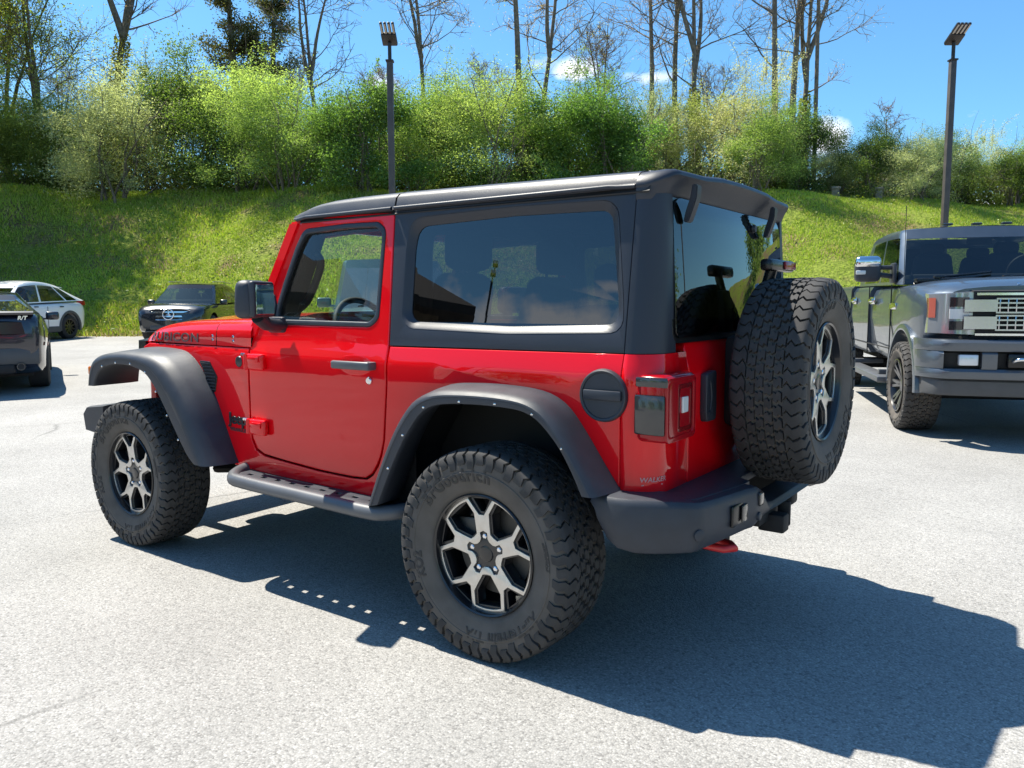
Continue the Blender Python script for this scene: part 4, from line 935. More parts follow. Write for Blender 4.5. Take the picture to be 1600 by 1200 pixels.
# ================================================================== vegetation
def tube_np(path, r0, r1, n):
    P = np.array(path); m = len(P); d = np.gradient(P, axis=0); d /= np.linalg.norm(d, axis=1)[:, None]+1e-9
    ref = np.array([.31, .95, .1]); a = np.cross(d, ref); a /= np.linalg.norm(a, axis=1)[:, None]+1e-9; b = np.cross(d, a)
    ang = np.arange(n)*2*pi/n; r = np.linspace(r0, r1, m)[:, None, None]
    v = P[:, None]+(a[:, None]*np.cos(ang)[None, :, None]+b[:, None]*np.sin(ang)[None, :, None])*r
    i = np.arange(m*n).reshape(m, n); f = np.stack([i[:-1], np.roll(i[:-1], -1, 1), np.roll(i[1:], -1, 1), i[1:]], -1).reshape(-1, 4)
    return v.reshape(-1, 3), f
class NB:
    def __init__(s): s.v = []; s.f = []; s.n = 0
    def add(s, v, f): s.v.append(v); s.f.append(f+s.n); s.n += len(v)
    def me(s, name): return np_mesh(name, np.concatenate(s.v), np.concatenate(s.f))
def wander(rng, p, d, L, seg, w, upbias=0):
    pts = [np.array(p, float)]; d = np.array(d, float)
    for i in range(seg):
        d = d+rng.normal(0, w, 3)+np.array([0, 0, upbias]); d /= np.linalg.norm(d); pts.append(pts[-1]+d*L/seg)
    return pts, d
PAL = {'olive': ([.29, .33, .19], [.50, .54, .31]), 'green': ([.12, .20, .050], [.33, .44, .115]), 'lime': ([.22, .29, .070], [.45, .53, .165]),
       'vine': ([.055, .11, .022], [.20, .31, .060]), 'pale': ([.36, .38, .20], [.60, .60, .36])}
def shrub_proto(seed, w, h, n, pal, ln=.16, wd=.075, drape=0, clumps=46, feather=24):
    rng = np.random.default_rng(seed); c0, c1 = [np.array(c) for c in PAL[pal]]
    # clump centres through the crown's volume, lower half narrower, uneven outline
    C_ = []
    lobes = [(rng.uniform(-.32, .32)*w, rng.uniform(-.25, .25)*w, rng.uniform(.45, .80)*h, rng.uniform(.20, .36)*w) for _ in range(5)]
    while len(C_) < clumps:
        lx, ly, lz, lr = lobes[rng.integers(5)]; d = rng.normal(size=3); d /= np.linalg.norm(d); r = lr*rng.random()**.5
        p = np.array([lx, ly, lz])+d*r*np.array([1, 1, .9])
        if rng.random() < .35: p = np.array([rng.uniform(-.46, .46)*w, rng.uniform(-.42, .42)*w, rng.uniform(.06, .62)*h])
        if p[2] > .05*h: C_.append(p)
    C_ = np.array(C_); cr = (.06+.10*rng.random(len(C_)))*w
    k = rng.integers(len(C_), size=n); d = rng.normal(size=(n, 3)); d /= np.linalg.norm(d, axis=1)[:, None]
    P = C_[k]+rng.normal(0, .62, (n, 3))*cr[k][:, None]*np.array([1.15, 1.15, .8])
    if drape: P[:, 2] -= drape*np.abs(rng.normal(0, .35, n))
    P = P[P[:, 2] > .03]; k = k[:len(P)]; n = len(P)
    tone = rng.random(len(C_)); mixv = np.clip(tone[k]*.75+rng.random(n)*.28, 0, 1)[:, None]
    # long shoots clothed in small leaves give the crown its ragged outline
    Ps, Ms = [P], [mixv]
    shoots = []
    for i in range(feather):
        q = C_[rng.integers(len(C_))]; out = q-np.array([0, 0, .45*h]); out = out/(np.linalg.norm(out)+1e-6)
        p2, _ = wander(rng, q, out*.6+rng.normal(0, .3, 3)+np.array([0, 0, .75]), h*rng.uniform(.16, .34), 8, .14, -.04); shoots.append(p2); p2 = np.array(p2)
        m = 110; kk = rng.integers(1, 9, m); fr = rng.random((m, 1)); pp = p2[kk-1]*(1-fr)+p2[kk]*fr
        Ps.append(pp+rng.normal(0, .085, (m, 3))); Ms.append(np.clip(.45+.25*rng.random()+.2*rng.random((m, 1)), 0, 1))
    P = np.concatenate(Ps); mixv = np.concatenate(Ms); n = len(P)
    v, f, c = leaves(P, ln, wd, c0+(c1-c0)*mixv, rng)
    lf = np_mesh('foliage', v, f, c)
    nb = NB()
    for i in range(9):
        a = rng.random()*2*pi; b0 = np.array([cos(a)*.08*w, sin(a)*.08*w, -.25]); tgt = C_[rng.integers(len(C_))]
        d0 = tgt-b0; L_ = np.linalg.norm(d0); pts, dd = wander(rng, b0, d0/L_*.6+np.array([0, 0, .5]), L_*1.05, 7, .16); v, f = tube_np(pts, .055, .015, 5); nb.add(v, f)
        for j in range(7):
            q = pts[rng.integers(3, 8)]; p2, _ = wander(rng, q, rng.normal(size=3)+[0, 0, .4], L_*.4, 4, .25); v, f = tube_np(p2, .016, .005, 3); nb.add(v, f)
    for p2 in shoots:
        v, f = tube_np(p2, .014, .004, 3); nb.add(v, f)
    return lf, nb.me('branches')
def tree_proto(seed, H, r, nb_=16, lean=(0, 0), fork=None, leaf=None, nleaf=900, crown0=.35, spread=.34, ivy=0, twig=.010, up=.05, wob_=.035):
    rng = np.random.default_rng(seed); tr = NB(); tw = NB(); tips = []
    stems = []
    pts, d = wander(rng, (0, 0, -.4), (lean[0], lean[1], 1), H, 14, wob_, .02); stems.append((pts, r, r*.18))
    if fork:
        for fh, fl in fork:
            q = pts[int(fh*14)]; p2, _ = wander(rng, q, (fl[0], fl[1], 1), H*(1-fh)*.95, 11, wob_*1.3, .03); stems.append((p2, r*.72, r*.12))
    for p_, a, b in stems: v, f = tube_np(p_, a, b, 8); tr.add(v, f)
    for si, (p_, a, b) in enumerate(stems):
        m = len(p_)
        for j in range(nb_ if si == 0 else int(nb_*.7)):
            u = crown0+(1-crown0)*rng.random()**.8; i = min(m-2, int(u*(m-1))); q = np.array(p_[i])+(np.array(p_[i+1])-p_[i])*rng.random()
            az = rng.random()*2*pi; L_ = H*spread*(1.15-u)*rng.uniform(.6, 1.2)+.4; d0 = np.array([cos(az), sin(az), rng.uniform(.25, 1.0)])
            bp, bd = wander(rng, q, d0/np.linalg.norm(d0), L_, 7, .17, up); rb = max(.016, (a+(b-a)*u)*.38); v, f = tube_np(bp, rb, twig, 5); tr.add(v, f)
            for k in range(6):
                q2 = bp[rng.integers(2, 8)]; d2 = bd+rng.normal(0, .65, 3); sp, sd = wander(rng, q2, d2/np.linalg.norm(d2), L_*rng.uniform(.25, .55), 5, .2, up); v, f = tube_np(sp, twig*1.5, twig*.7, 3); tw.add(v, f)
                tips += sp[2:]
                for l in range(4):
                    q3 = sp[rng.integers(1, 6)]; d3 = sd+rng.normal(0, .8, 3); tp, _ = wander(rng, q3, d3/np.linalg.norm(d3), L_*rng.uniform(.12, .26), 3, .2, up); v, f = tube_np(tp, twig*.9, twig*.45, 3); tw.add(v, f); tips += tp[1:]
    lf = None
    if leaf:
        tips = np.array(tips); c0, c1 = [np.array(c) for c in leaf[0]]; k = rng.integers(len(tips), size=nleaf)
        P = tips[k]+rng.normal(0, leaf[2], (nleaf, 3)); v, f, c = leaves(P, leaf[1], leaf[1]*.55, c0+(c1-c0)*rng.random((nleaf, 1)), rng)
        if ivy:
            n = 2600; u = rng.random(n)**1.2*ivy; pt = np.array(pts); i = np.clip((u*14).astype(int), 0, 13); fr = (u*14-i)[:, None]; base = pt[i]*(1-fr)+pt[i+1]*fr
            ang = rng.random(n)*2*pi; rr = r*(1.1+rng.random(n)*1.5*(1-u/ivy*.7)); P2 = base+np.stack([np.cos(ang)*rr, np.sin(ang)*rr, rng.normal(0, .2, n)], 1)
            i0, i1 = np.array([.13, .15, .02]), np.array([.30, .28, .05]); v2, f2, c2 = leaves(P2, .16, .10, i0+(i1-i0)*rng.random((n, 1)), rng); f2 = f2+len(v); v = np.r_[v, v2]; f = np.r_[f, f2]; c = np.r_[c, c2]
        lf = np_mesh('leaves', v, f, c)
    return tr.me('trunk'), tw.me('twigs'), lf
def conifer_proto(seed, H, r):
    rng = np.random.default_rng(seed); tr = NB(); pts, d = wander(rng, (0, 0, -.4), (0.02, 0, 1), H, 14, .02, .02); v, f = tube_np(pts, r, r*.15, 8); tr.add(v, f); Ps = []
    for j in range(120):
        u = .28+.70*rng.random(); i = min(13, int(u*14)); q = pts[i]; az = rng.random()*2*pi; L_ = (2.6*(1.08-u)+.5)*rng.uniform(.55, 1.15)
        bp, bd = wander(rng, q, (cos(az), sin(az), rng.uniform(-.05, .5)), L_, 6, .14, .05); v, f = tube_np(bp, .045, .012, 4); tr.add(v, f)
        m = 170; k = rng.integers(2, 7, size=m); Ps.append(np.array(bp)[k]+rng.normal(0, .19, (m, 3))*np.array([1, 1, .8]))
    P = np.concatenate(Ps); n = len(P); c0, c1 = np.array([.05, .065, .025]), np.array([.17, .165, .065]); v, f, c = leaves(P, .15, .07, c0+(c1-c0)*rng.random((n, 1)), rng)
    return tr.me('trunk'), None, np_mesh('needles', v, f, c)
def plant(name, meshes, mats, partnames, loc, rz, sc, label, cat, group=None):
    e = empty(name, loc, rz); e.scale = sc if isinstance(sc, (tuple, list)) else (sc, sc, sc); tag(e, label, cat, group)
    for me, m, pn in zip(meshes, mats, partnames):
        if me is not None: link(pn, me, m, e, 0)
    return e
def build_vegetation():
    rnd = random.Random(5)
    SH = {'olive': [shrub_proto(21, 4.6, 4.6, 36000, 'olive', .092, .030, clumps=90), shrub_proto(22, 4.2, 4.0, 30000, 'olive', .088, .030, clumps=75)],
          'green': [shrub_proto(31, 5.0, 5.2, 42000, 'green', .078, .036, clumps=80), shrub_proto(32, 4.4, 4.6, 34000, 'green', .075, .036, clumps=60)],
          'lime': [shrub_proto(41, 5.0, 5.6, 32000, 'lime', .085, .030, clumps=110, feather=60), shrub_proto(42, 4.6, 5.0, 26000, 'lime', .085, .032, clumps=80, feather=45)],
          'vine': [shrub_proto(51, 5.2, 4.8, 44000, 'vine', .088, .050, drape=1.0, feather=14), shrub_proto(52, 4.6, 4.2, 38000, 'vine', .088, .050, drape=.8, feather=12)],
          'pale': [shrub_proto(61, 4.8, 5.4, 26000, 'pale', .08, .028, clumps=100, feather=80)]}
    dims = {'olive': [4.6, 4.0], 'green': [5.2, 4.6], 'lime': [5.6, 5.0], 'vine': [4.8, 4.2], 'pale': [5.4]}
    # column in the photo, distance, kind, variant, target height, width factor, label
    L = [(28, 39.5, 'green', 0, 4.6, 1.1, 'dark green bush at the left edge of the photo below the thin leafy trees'),
         (95, 41.5, 'lime', 1, 5.4, 1.1, 'yellow-green bush behind the silvery bush, left of the ivy-clad trunk'),
         (190, 35.9, 'olive', 0, 5.6, 1.05, 'big silvery green bush reaching lowest down the shaded bank on the left'),
         (262, 40.5, 'lime', 0, 7.0, 1.0, 'tall yellow-green bush just right of the ivy-clad trunk'),
         (330, 39.2, 'vine', 0, 6.2, .95, 'dark vine-draped thicket below the dark evergreen'),
         (395, 40.8, 'lime', 1, 6.0, 1.05, 'yellowish bush directly below the evergreen trunks'),
         (455, 38.8, 'green', 1, 4.4, 1.1, 'round leafy green bush right of the vine-draped thicket'),
         (520, 40.0, 'green', 0, 5.0, 1.1, 'green bush at the foot of the finely branched bare tree'),
         (575, 39.0, 'vine', 1, 4.6, 1.0, 'dark ivy-like bush just left of the lamp post above the roof of the red car'),
         (645, 40.2, 'green', 0, 5.9, 1.1, 'fresh green bush right behind the lamp post above the roof of the red car'),
         (715, 41.0, 'lime', 1, 5.6, 1.05, 'pale yellow-green bush right of the fresh green one behind the lamp post'),
         (775, 39.6, 'lime', 0, 6.1, 1.0, 'loose yellow-green bush at the foot of the leaning trunk'),
         (842, 38.4, 'vine', 0, 4.6, 1.25, 'low spreading vine mound in front of the leaning trunk'),
         (900, 40.6, 'green', 1, 6.3, .9, 'narrow upright bush below the small cloud'),
         (955, 39.6, 'vine', 1, 4.8, 1.0, 'deep green bush between the vine mound and the pale blossoming bush'),
         (1020, 40.4, 'pale', 0, 5.9, 1.05, 'pale blossoming bush below the pair of straight trunks'),
         (1090, 39.6, 'lime', 1, 5.4, 1.1, 'yellow-green bush at the foot of the forked trunk'),
         (1135, 40.8, 'pale', 0, 5.9, 1.0, 'whitish feathery bush left of the clump of tall trunks'),
         (1175, 38.9, 'green', 1, 4.0, 1.1, 'low green bush left of the clump of tall trunks'),
         (1238, 39.4, 'vine', 1, 4.0, .75, 'dark bush wrapped round the base of the tall trunk clump'),
         (1290, 38.7, 'olive', 1, 2.7, .95, 'small silvery bush over the two grey stone posts, nearer the trunk clump'),
         (1345, 40.2, 'vine', 0, 3.5, .9, 'dark evergreen bush behind the gap with the dark fence'),
         (1425, 38.8, 'olive', 0, 3.1, 1.1, 'silvery green bush left of the lamp post behind the grey pickup'),
         (1490, 40.2, 'green', 0, 3.9, .95, 'green bush behind the lamp post above the grey pickup'),
         (1545, 41.6, 'pale', 0, 4.2, 1.0, 'pale feathery bush rising above the clipped-looking vine hedge on the right'),
         (1568, 38.8, 'vine', 1, 2.7, 1.25, 'vine-covered hedge with a dark underside at the right edge of the photo'),
         (-60, 39.0, 'lime', 0, 6.5, 1.2, 'yellow-green bush mostly beyond the left edge of the photo'),
         (-160, 39.5, 'green', 1, 6.0, 1.2, None), (1660, 40, 'green', 0, 4.0, 1.2, None),
         (140, 44.0, 'vine', 0, 5.0, 1.5, 'dark bush in the second row behind the silvery bush'),
         (420, 44.5, 'green', 0, 5.2, 1.5, 'dark green bush in the second row behind the yellowish bush'),
         (690, 44.5, 'vine', 1, 5.2, 1.6, 'dark second-row bush seen between two pale bushes right of the lamp post'),
         (980, 44.5, 'green', 1, 4.6, 1.6, 'green bush in the second row behind the pale blossoming bush'),
         (1200, 44.0, 'green', 0, 3.4, 1.4, 'green bush in the second row behind the trunk clump'),
         (1400, 43.5, 'vine', 0, 3.4, 1.6, 'dark green bush in the second row below the small cone-shaped bare tree')]
    for px, s, kind, var, h, wf, label in L:
        s += {0: -.2, 1: -1.7, 2: .4, 3: -2.7}[int(px) % 4] if s < 41 else 0
        lf, br = SH[kind][var]; k = h/dims[kind][var]
        if label is None: label = 'leafy bush outside the frame'
        nm = {'olive': 'silvery_bush', 'green': 'green_bush', 'lime': 'yellow_green_bush', 'vine': 'vine_thicket', 'pale': 'pale_bush'}[kind]
        plant(nm, (lf, br), (M['leaf'], M['bark']), ('foliage', 'branches'), at(px, s, -.1), rnd.random()*6.28, (k*wf, k*wf, k), label, 'bush', 'bushes along the top of the bank')
    bud = ([.36, .24, .16], [.55, .42, .26]); ylw = ([.24, .26, .05], [.48, .46, .10]); grn = ([.17, .22, .04], [.40, .44, .09])
    TP = {'thin': tree_proto(101, 15, .16, 22, (.02, 0), [(.25, (.22, .1)), (.35, (-.25, .0))], (grn, .11, .24), 16000, .25, .30, twig=.013),
          'ivy': tree_proto(102, 18, .26, 20, (-.02, 0), [(.52, (.30, .15)), (.50, (-.28, -.1))], (bud, .09, .12), 900, .5, .26, ivy=.50, twig=.016),
          'fine': tree_proto(103, 14, .15, 26, (.0, 0), [(.45, (.22, 0)), (.55, (-.22, .1))], (ylw, .09, .1), 900, .38, .32, twig=.012),
          'bud': tree_proto(104, 17, .18, 24, (-.03, 0), [(.55, (.2, -.15))], (bud, .07, .16), 5200, .36, .30, twig=.013),
          'lean': tree_proto(105, 18, .24, 12, (-.14, .02), None, (ylw, .10, .1), 700, .5, .24, ivy=.36, twig=.015, wob_=.02),
          'fork': tree_proto(106, 17, .19, 20, (.0, 0), [(.5, (.28, 0)), (.46, (-.26, 0))], (bud, .07, .14), 3600, .40, .26, ivy=.38, twig=.013),
          'tall': tree_proto(107, 20, .20, 24, (.0, 0), None, (bud, .07, .14), 3600, .36, .22, ivy=.22, twig=.012, wob_=.018),
          'cone': tree_proto(108, 7.5, .09, 34, (.0, 0), None, (bud, .05, .05), 60, .22, .42, twig=.011, wob_=.012, up=.02),
          'big': tree_proto(110, 17, .28, 24, (.03, 0), [(.35, (.3, .1)), (.4, (-.3, .1))], (grn, .22, .35), 11000, .28, .30, twig=.012),
          'con': conifer_proto(109, 16, .24)}
    T = [(30, 43, 'thin', 1.0, .3, 'slim leafy tree at the far left edge with pale new leaves'),
         (92, 42, 'thin', .95, 2.1, 'slim leafy tree with spreading stems, second from the left edge'),
         (188, 42.5, 'ivy', 1.0, 3.4, 'thick trunk wrapped in yellowish ivy that divides into three bare limbs'),
         (388, 45, 'con', 1.08, .5, 'dark evergreen with ragged crown, the left one of the close pair'),
         (432, 46, 'con', 1.0, 3.4, 'dark evergreen with ragged crown, the right one of the close pair'),
         (503, 43, 'fine', 1.0, 1.2, 'finely branched bare tree left of the lamp post above the red car'),
         (672, 44, 'bud', .95, .6, 'bare tree with pinkish buds just right of the lamp post above the red car'),
         (822, 43.5, 'lean', 1.0, 5.33, 'dark trunk leaning to the left above the vine mound'),
         (842, 44.5, 'bud', 1.0, 2.4, 'straight budding tree close beside the leaning trunk'),
         (1016, 44, 'tall', .95, .4, 'left one of the straight trunks above the pale blossoming bush'),
         (1048, 45, 'tall', 1.0, 2.9, 'right one of the straight trunks above the pale blossoming bush'),
         (1082, 43.5, 'fork', 1.0, .93, 'forked trunk with two raised limbs and yellowish moss'),
         (1206, 41.5, 'tall', 1.0, 1.4, 'pale trunk on the left of the tall trunk clump'),
         (1220, 42.2, 'tall', 1.05, 4.2, 'thickest trunk in the middle of the tall trunk clump'),
         (1240, 42.6, 'fork', .95, 3.9, 'dark ivy-grown trunk on the right of the tall trunk clump'),
         (1375, 52, 'cone', 1.0, 0, 'small cone-shaped bare tree standing alone against the sky'),
         (930, 48, 'fine', .8, 5, 'thin bare tree beside the small cloud'),
         (-30, 40, 'thin', 1.05, 4.4, None), (-150, 37, 'big', 1.1, 5.2, None), (-200, 32, 'big', 1.05, 1, None), (-190, 28.5, 'big', .75, 4, None), (-330, 33, 'big', 1.2, 4, None), (-95, 30.5, 'big', .9, 2.2, None), (-60, 36, 'big', 1.0, .7, None), (-260, 36, 'big', 1.0, 3, None), (-380, 30, 'big', 1.0, 2, None), (-420, 34, 'big', 1.1, 4, None), (-290, 27, 'big', .7, 2, None)]
    for px, s in ((121, 50), (301, 52), (471, 51), (601, 50), (765, 52), (1105, 51), (1301, 55)):
        tr, tw, lf = TP['fine' if px % 2 else 'bud']
        plant('faint_tree', (tr, tw, lf), (M['bark'], M['twig'], M['leaf']), ('trunk', 'twigs', 'crown'), at(px, s, -.1), px*.7, rnd.uniform(.5, .72) if px < 1200 else .36, 'faint bare tree far back among the others behind the bushes', 'tree', 'faint bare trees far back')
    for px, s, kind, sc, rz, label in T:
        tr, tw, lf = TP[kind]
        nm = {'con': 'evergreen_tree', 'thin': 'leafy_tree', 'cone': 'small_bare_tree'}.get(kind, 'bare_tree')
        plant(nm, (tr, tw, lf), (M['bark'], M['twig'], M['leaf']), ('trunk', 'twigs', 'crown'), at(px, s, -.1), rz, sc, label or 'tall tree outside the frame', 'tree', 'trees along the top of the bank')
    pole = MB(); pole.tube([(0, 0, -.5), (.05, 0, 6), (.12, 0, 14)], [.11, .10, .07], 10)
    e = empty('bare_pole', at(1263, 41.2, -.1)); tag(e, 'thin straight pole-like trunk just right of the tall trunk clump', 'tree'); link('trunk', pole.me('trunk', True), M['bark'], e, 60)
    rng = np.random.default_rng(77); n = 42000; s = rng.uniform(40.5, 46.5, n); t = (rng.random(n)*2-1)*s*.80
    x = CAM[0]+s*GF[0]+t*GR[0]; y = CAM[1]+s*GF[1]+t*GR[1]; hmax = 2.0+.8*np.sin(t*.8)*np.sin(t*.23+1); z = bank_z(s, t)+rng.random(n)*hmax
    col = np.array([.07, .075, .03])+rng.random((n, 1))*np.array([.10, .08, .03]); v, f, c_ = leaves(np.stack([x, y, z], 1), .26, .14, col, rng)
    tag(link('undergrowth', np_mesh('undergrowth', v, f, c_), M['leaf'], None, 0), 'brownish undergrowth filling the gaps below the bushes', 'undergrowth', kind='stuff')
    # stone posts and the dark fence at the top right
    for px, s, h, lab in ((1297, 37.2, .46, 'stumpy grey stone post under the small silvery bush'), (1364, 37.4, .48, 'stumpy grey stone post with a little plant beside it'), (1598, 36.2, 1.0, 'pale stone post at the right edge of the photo')):
        b = MB(); b.box((0, 0, h*.42), (.30, .26, h*1.0), .05, 3); b.box((0, 0, h*.96), (.36, .32, .13), .045, 3); me = b.me('post', True)
        rg = np.random.default_rng(int(px)); 
        for v in me.vertices: v.co += Vector(rg.normal(0, .016, 3))
        tag(link('stone_post', me, simple('weathered_stone', (.21, .195, .17), .9, var=.3, vscale=7, bump=.7, bscale=25), None, 50), lab, 'stone post', 'stone posts on the bank').location = at(px, s)
    f = empty('dark_fence', at(1350, 41)); tag(f, 'low dark fence glimpsed between the bushes at the top right', 'fence')
    p0, p1 = at(1235, 41.2), at(1500, 41.2); dv = (p1-p0); n = 14; pm = MB(); org = f.location
    for i in range(n):
        a = p0+dv*i/(n-1)-org
        q = MB(); q.box((0, 0, .6), (.09, .09, 1.3), .01); o = link('post', q.me('post', True), M['fence'], f, 30); o.location = (a.x, a.y, gz(*st_of(a.x+org.x, a.y+org.y))-org.z)
    r_ = MB(); ang = math.atan2(dv.y, dv.x)
    for i in range(n-1):
        a = p0+dv*(i+.5)/(n-1)-org; zg = gz(*st_of(a.x+org.x, a.y+org.y))-org.z
        for k in range(5): r_.box((0, 0, 0), (dv.length/(n-1)*1.0, .03, .16), .005, 1, Matrix.Translation((a.x, a.y, zg+.22+k*.22)) @ Matrix.Rotation(ang, 4, 'Z'))
    link('rails', r_.me('rails', True), M['fence'], f, 30)
M['fence'] = simple('dark_blue_grey_boards', (.035, .045, .065), .7, var=.2)
build_ground(); build_vegetation()

# ================================================================== lamp posts
def lamp_post(px, s, htop, label, name='lamp_post', yaw=None):
    p = at(px, s) if yaw is None else Vector(px); e = empty(name, p); tag(e, label, 'lamp post', 'lamp posts in the lot')
    z0 = p.z; H = htop-z0
    e.rotation_euler.z = (math.atan2(-GF[1], -GF[0]) if yaw is None else yaw)
    b = MB(); b.box((0, 0, H/2-.15), (.104, .104, H-.3), .012, 2); o = link('pole', b.me('pole', True), M['bronze'], e, 30)
    b = MB(); b.box((0, 0, .3), (.30, .30, .6), .03, 2); link('concrete_base', b.me('base', True), M['concrete'], e, 30)
    b = MB(); b.tube([(0, 0, H-.32), (0, 0, H)], .032, 12); b.box((0, 0, H-.30), (.135, .135, .03), .006); link('tenon', b.me('tenon', True), M['bronzed'], e, 40)
    T = Matrix.Translation((0, 0, H+.02)) @ Matrix.Rotation(RAD(-27), 4, 'Y') @ Matrix.Scale(.86, 4)
    b = MB(); b.box((.04, 0, .035), (.30, .30, .085), .02, 2, T); hd = link('lamp_head', b.me('head', True), M['bronzed'], e, 30)
    for k in range(4):
        b = MB(); y = (k-1.5)*.078; b.box((.315, y, .045), (.27, .050, .05), .010, 2, T)
        for q in range(9): b.box((.21+q*.026, y, .074), (.008, .046, .02), 0, 1, T)
        m_ = link('led_bar', b.me('bar', True), M['bronzed'], hd, 30)
        c = MB(); c.box((.315, y, .017), (.24, .032, .006), .001, 1, T); link('lens', c.me('lens', True), M['lens'], m_, 0)
    return e
M['bronze'] = simple('bronze_painted_pole', (.085, .072, .062), .5, .2, var=.15); M['bronzed'] = simple('dark_bronze_housing', (.028, .022, .020), .45, .3)
M['concrete'] = simple('rough_concrete', (.42, .41, .39), .9, var=.15); M['lens'] = simple('led_lens', (.40, .34, .28), .25)
lamp_post(617, 14.2, 5.78, 'square bronze lamp post rising behind the roof of the red car')
lamp_post(1466, 14.8, 5.95, 'square bronze lamp post rising behind the grey pickup')
# ================================================================== other vehicles
M['carglass'] = simple('dark_car_glass', (.012, .014, .016), .02, coat=1.0, spec=.8, coatr=.0)
M['paleglass'] = simple('sky_lit_windscreen', (.10, .13, .15), .03, coat=1.0, spec=.9, coatr=.0)
M['autoglass'] = glass('tinted_car_glass', (.30, .34, .34), 1.0, 1.6); M['screen'] = glass('windscreen_glass', (.5, .56, .55), 1.0, 1.6)
M['whitepaint'] = simple('white_paint', (.88, .88, .87), .3, coat=1)
M['blackpaint'] = simple('black_paint', (.008, .008, .011), .25, coat=1)
M['navypaint'] = simple('blue_black_paint', (.010, .011, .022), .25, coat=1)
M['tealpaint'] = simple('grey_green_paint', (.10, .16, .15), .35, .3, coat=1)
M['greypaint'] = simple('blue_grey_metallic_paint', (.058, .080, .112), .36, .40, coat=.8, var=.03)
M['headlamp'] = simple('clear_headlamp', (.68, .70, .72), .15, .2, coat=1)
M['plate'] = simple('blue_plate', (.05, .08, .22), .4)
M['smoothtyre'] = simple('road_tyre', (.022, .022, .023), .75, var=.2, vscale=20, bump=.3, bscale=90)
M['grey_plastic'] = simple('grey_lower_plastic', (.075, .077, .080), .6, var=.1)
def interp_rows(rows, n):
    R_ = np.array(rows, float); q = np.linspace(R_[0, 0], R_[-1, 0], n); q = np.unique(np.r_[q, R_[:, 0]])
    out = [q]
    for k in range(1, R_.shape[1]):
        y = np.interp(q, R_[:, 0], R_[:, k]); ys = np.array([np.mean(np.interp(np.clip(q+d, q[0], q[-1]), R_[:, 0], R_[:, k])) for d in (-.07, -.035, 0, .035, .07)] if False else [np.interp(np.clip(q+d, q[0], q[-1]), R_[:, 0], R_[:, k]) for d in (-.06, -.03, 0, .03, .06)]).mean(0)
        ys[0] = y[0]; ys[-1] = y[-1]; out.append(ys)
    return np.stack(out, 1)
def lower_body(rows, arches, R_arch, n=44):
    """rows: x, zbot, ztop, halfwidth, crown"""
    rings = []
    for x, zb, zt, hw, c in interp_rows(rows, n):
        h = zt-zb
        half = [(0, zb), (.80*hw, zb), (.93*hw, zb+.03), (.975*hw, zb+.10), (.985*hw, zb+h*.38), (hw, zb+h*.56), (.998*hw, zb+h*.72), (.975*hw, zb+h*.86), (.945*hw, zt-.035), (.90*hw, zt-.008), (.80*hw, zt+c*.35), (.55*hw, zt+c*.75), (0, zt+c)]
        rings.append([(x, y, z) for y, z in half]+[(x, -y, z) for y, z in half[-2:0:-1]])
    b = MB(); b.loft(rings); me = b.me('body', True)
    if arches:
        o = bpy.data.objects.new('t', me); COL.objects.link(o); cut = MB()
        for x, z in arches:
            for s in (1, -1):
                vs = []; n_ = 28
                for yy in (s*.52, s*1.3):
                    for k in range(n_): vs.append((x+R_arch*cos(2*pi*k/n_), yy, z+R_arch*sin(2*pi*k/n_)))
                cut.add(vs, [tuple(range(n_)), tuple(range(n_, 2*n_))[::-1]]+[(k, n_+k, n_+(k+1) % n_, (k+1) % n_)[::-1] for k in range(n_)])
        cm = cut.me('cut', True); co = bpy.data.objects.new('t2', cm); COL.objects.link(co)
        md = o.modifiers.new('b', 'BOOLEAN'); md.object = co; md.operation = 'DIFFERENCE'; md.solver = 'EXACT'
        dg = bpy.context.evaluated_depsgraph_get(); me = bpy.data.meshes.new_from_object(o.evaluated_get(dg)); bpy.data.objects.remove(o); bpy.data.objects.remove(co)
    return me
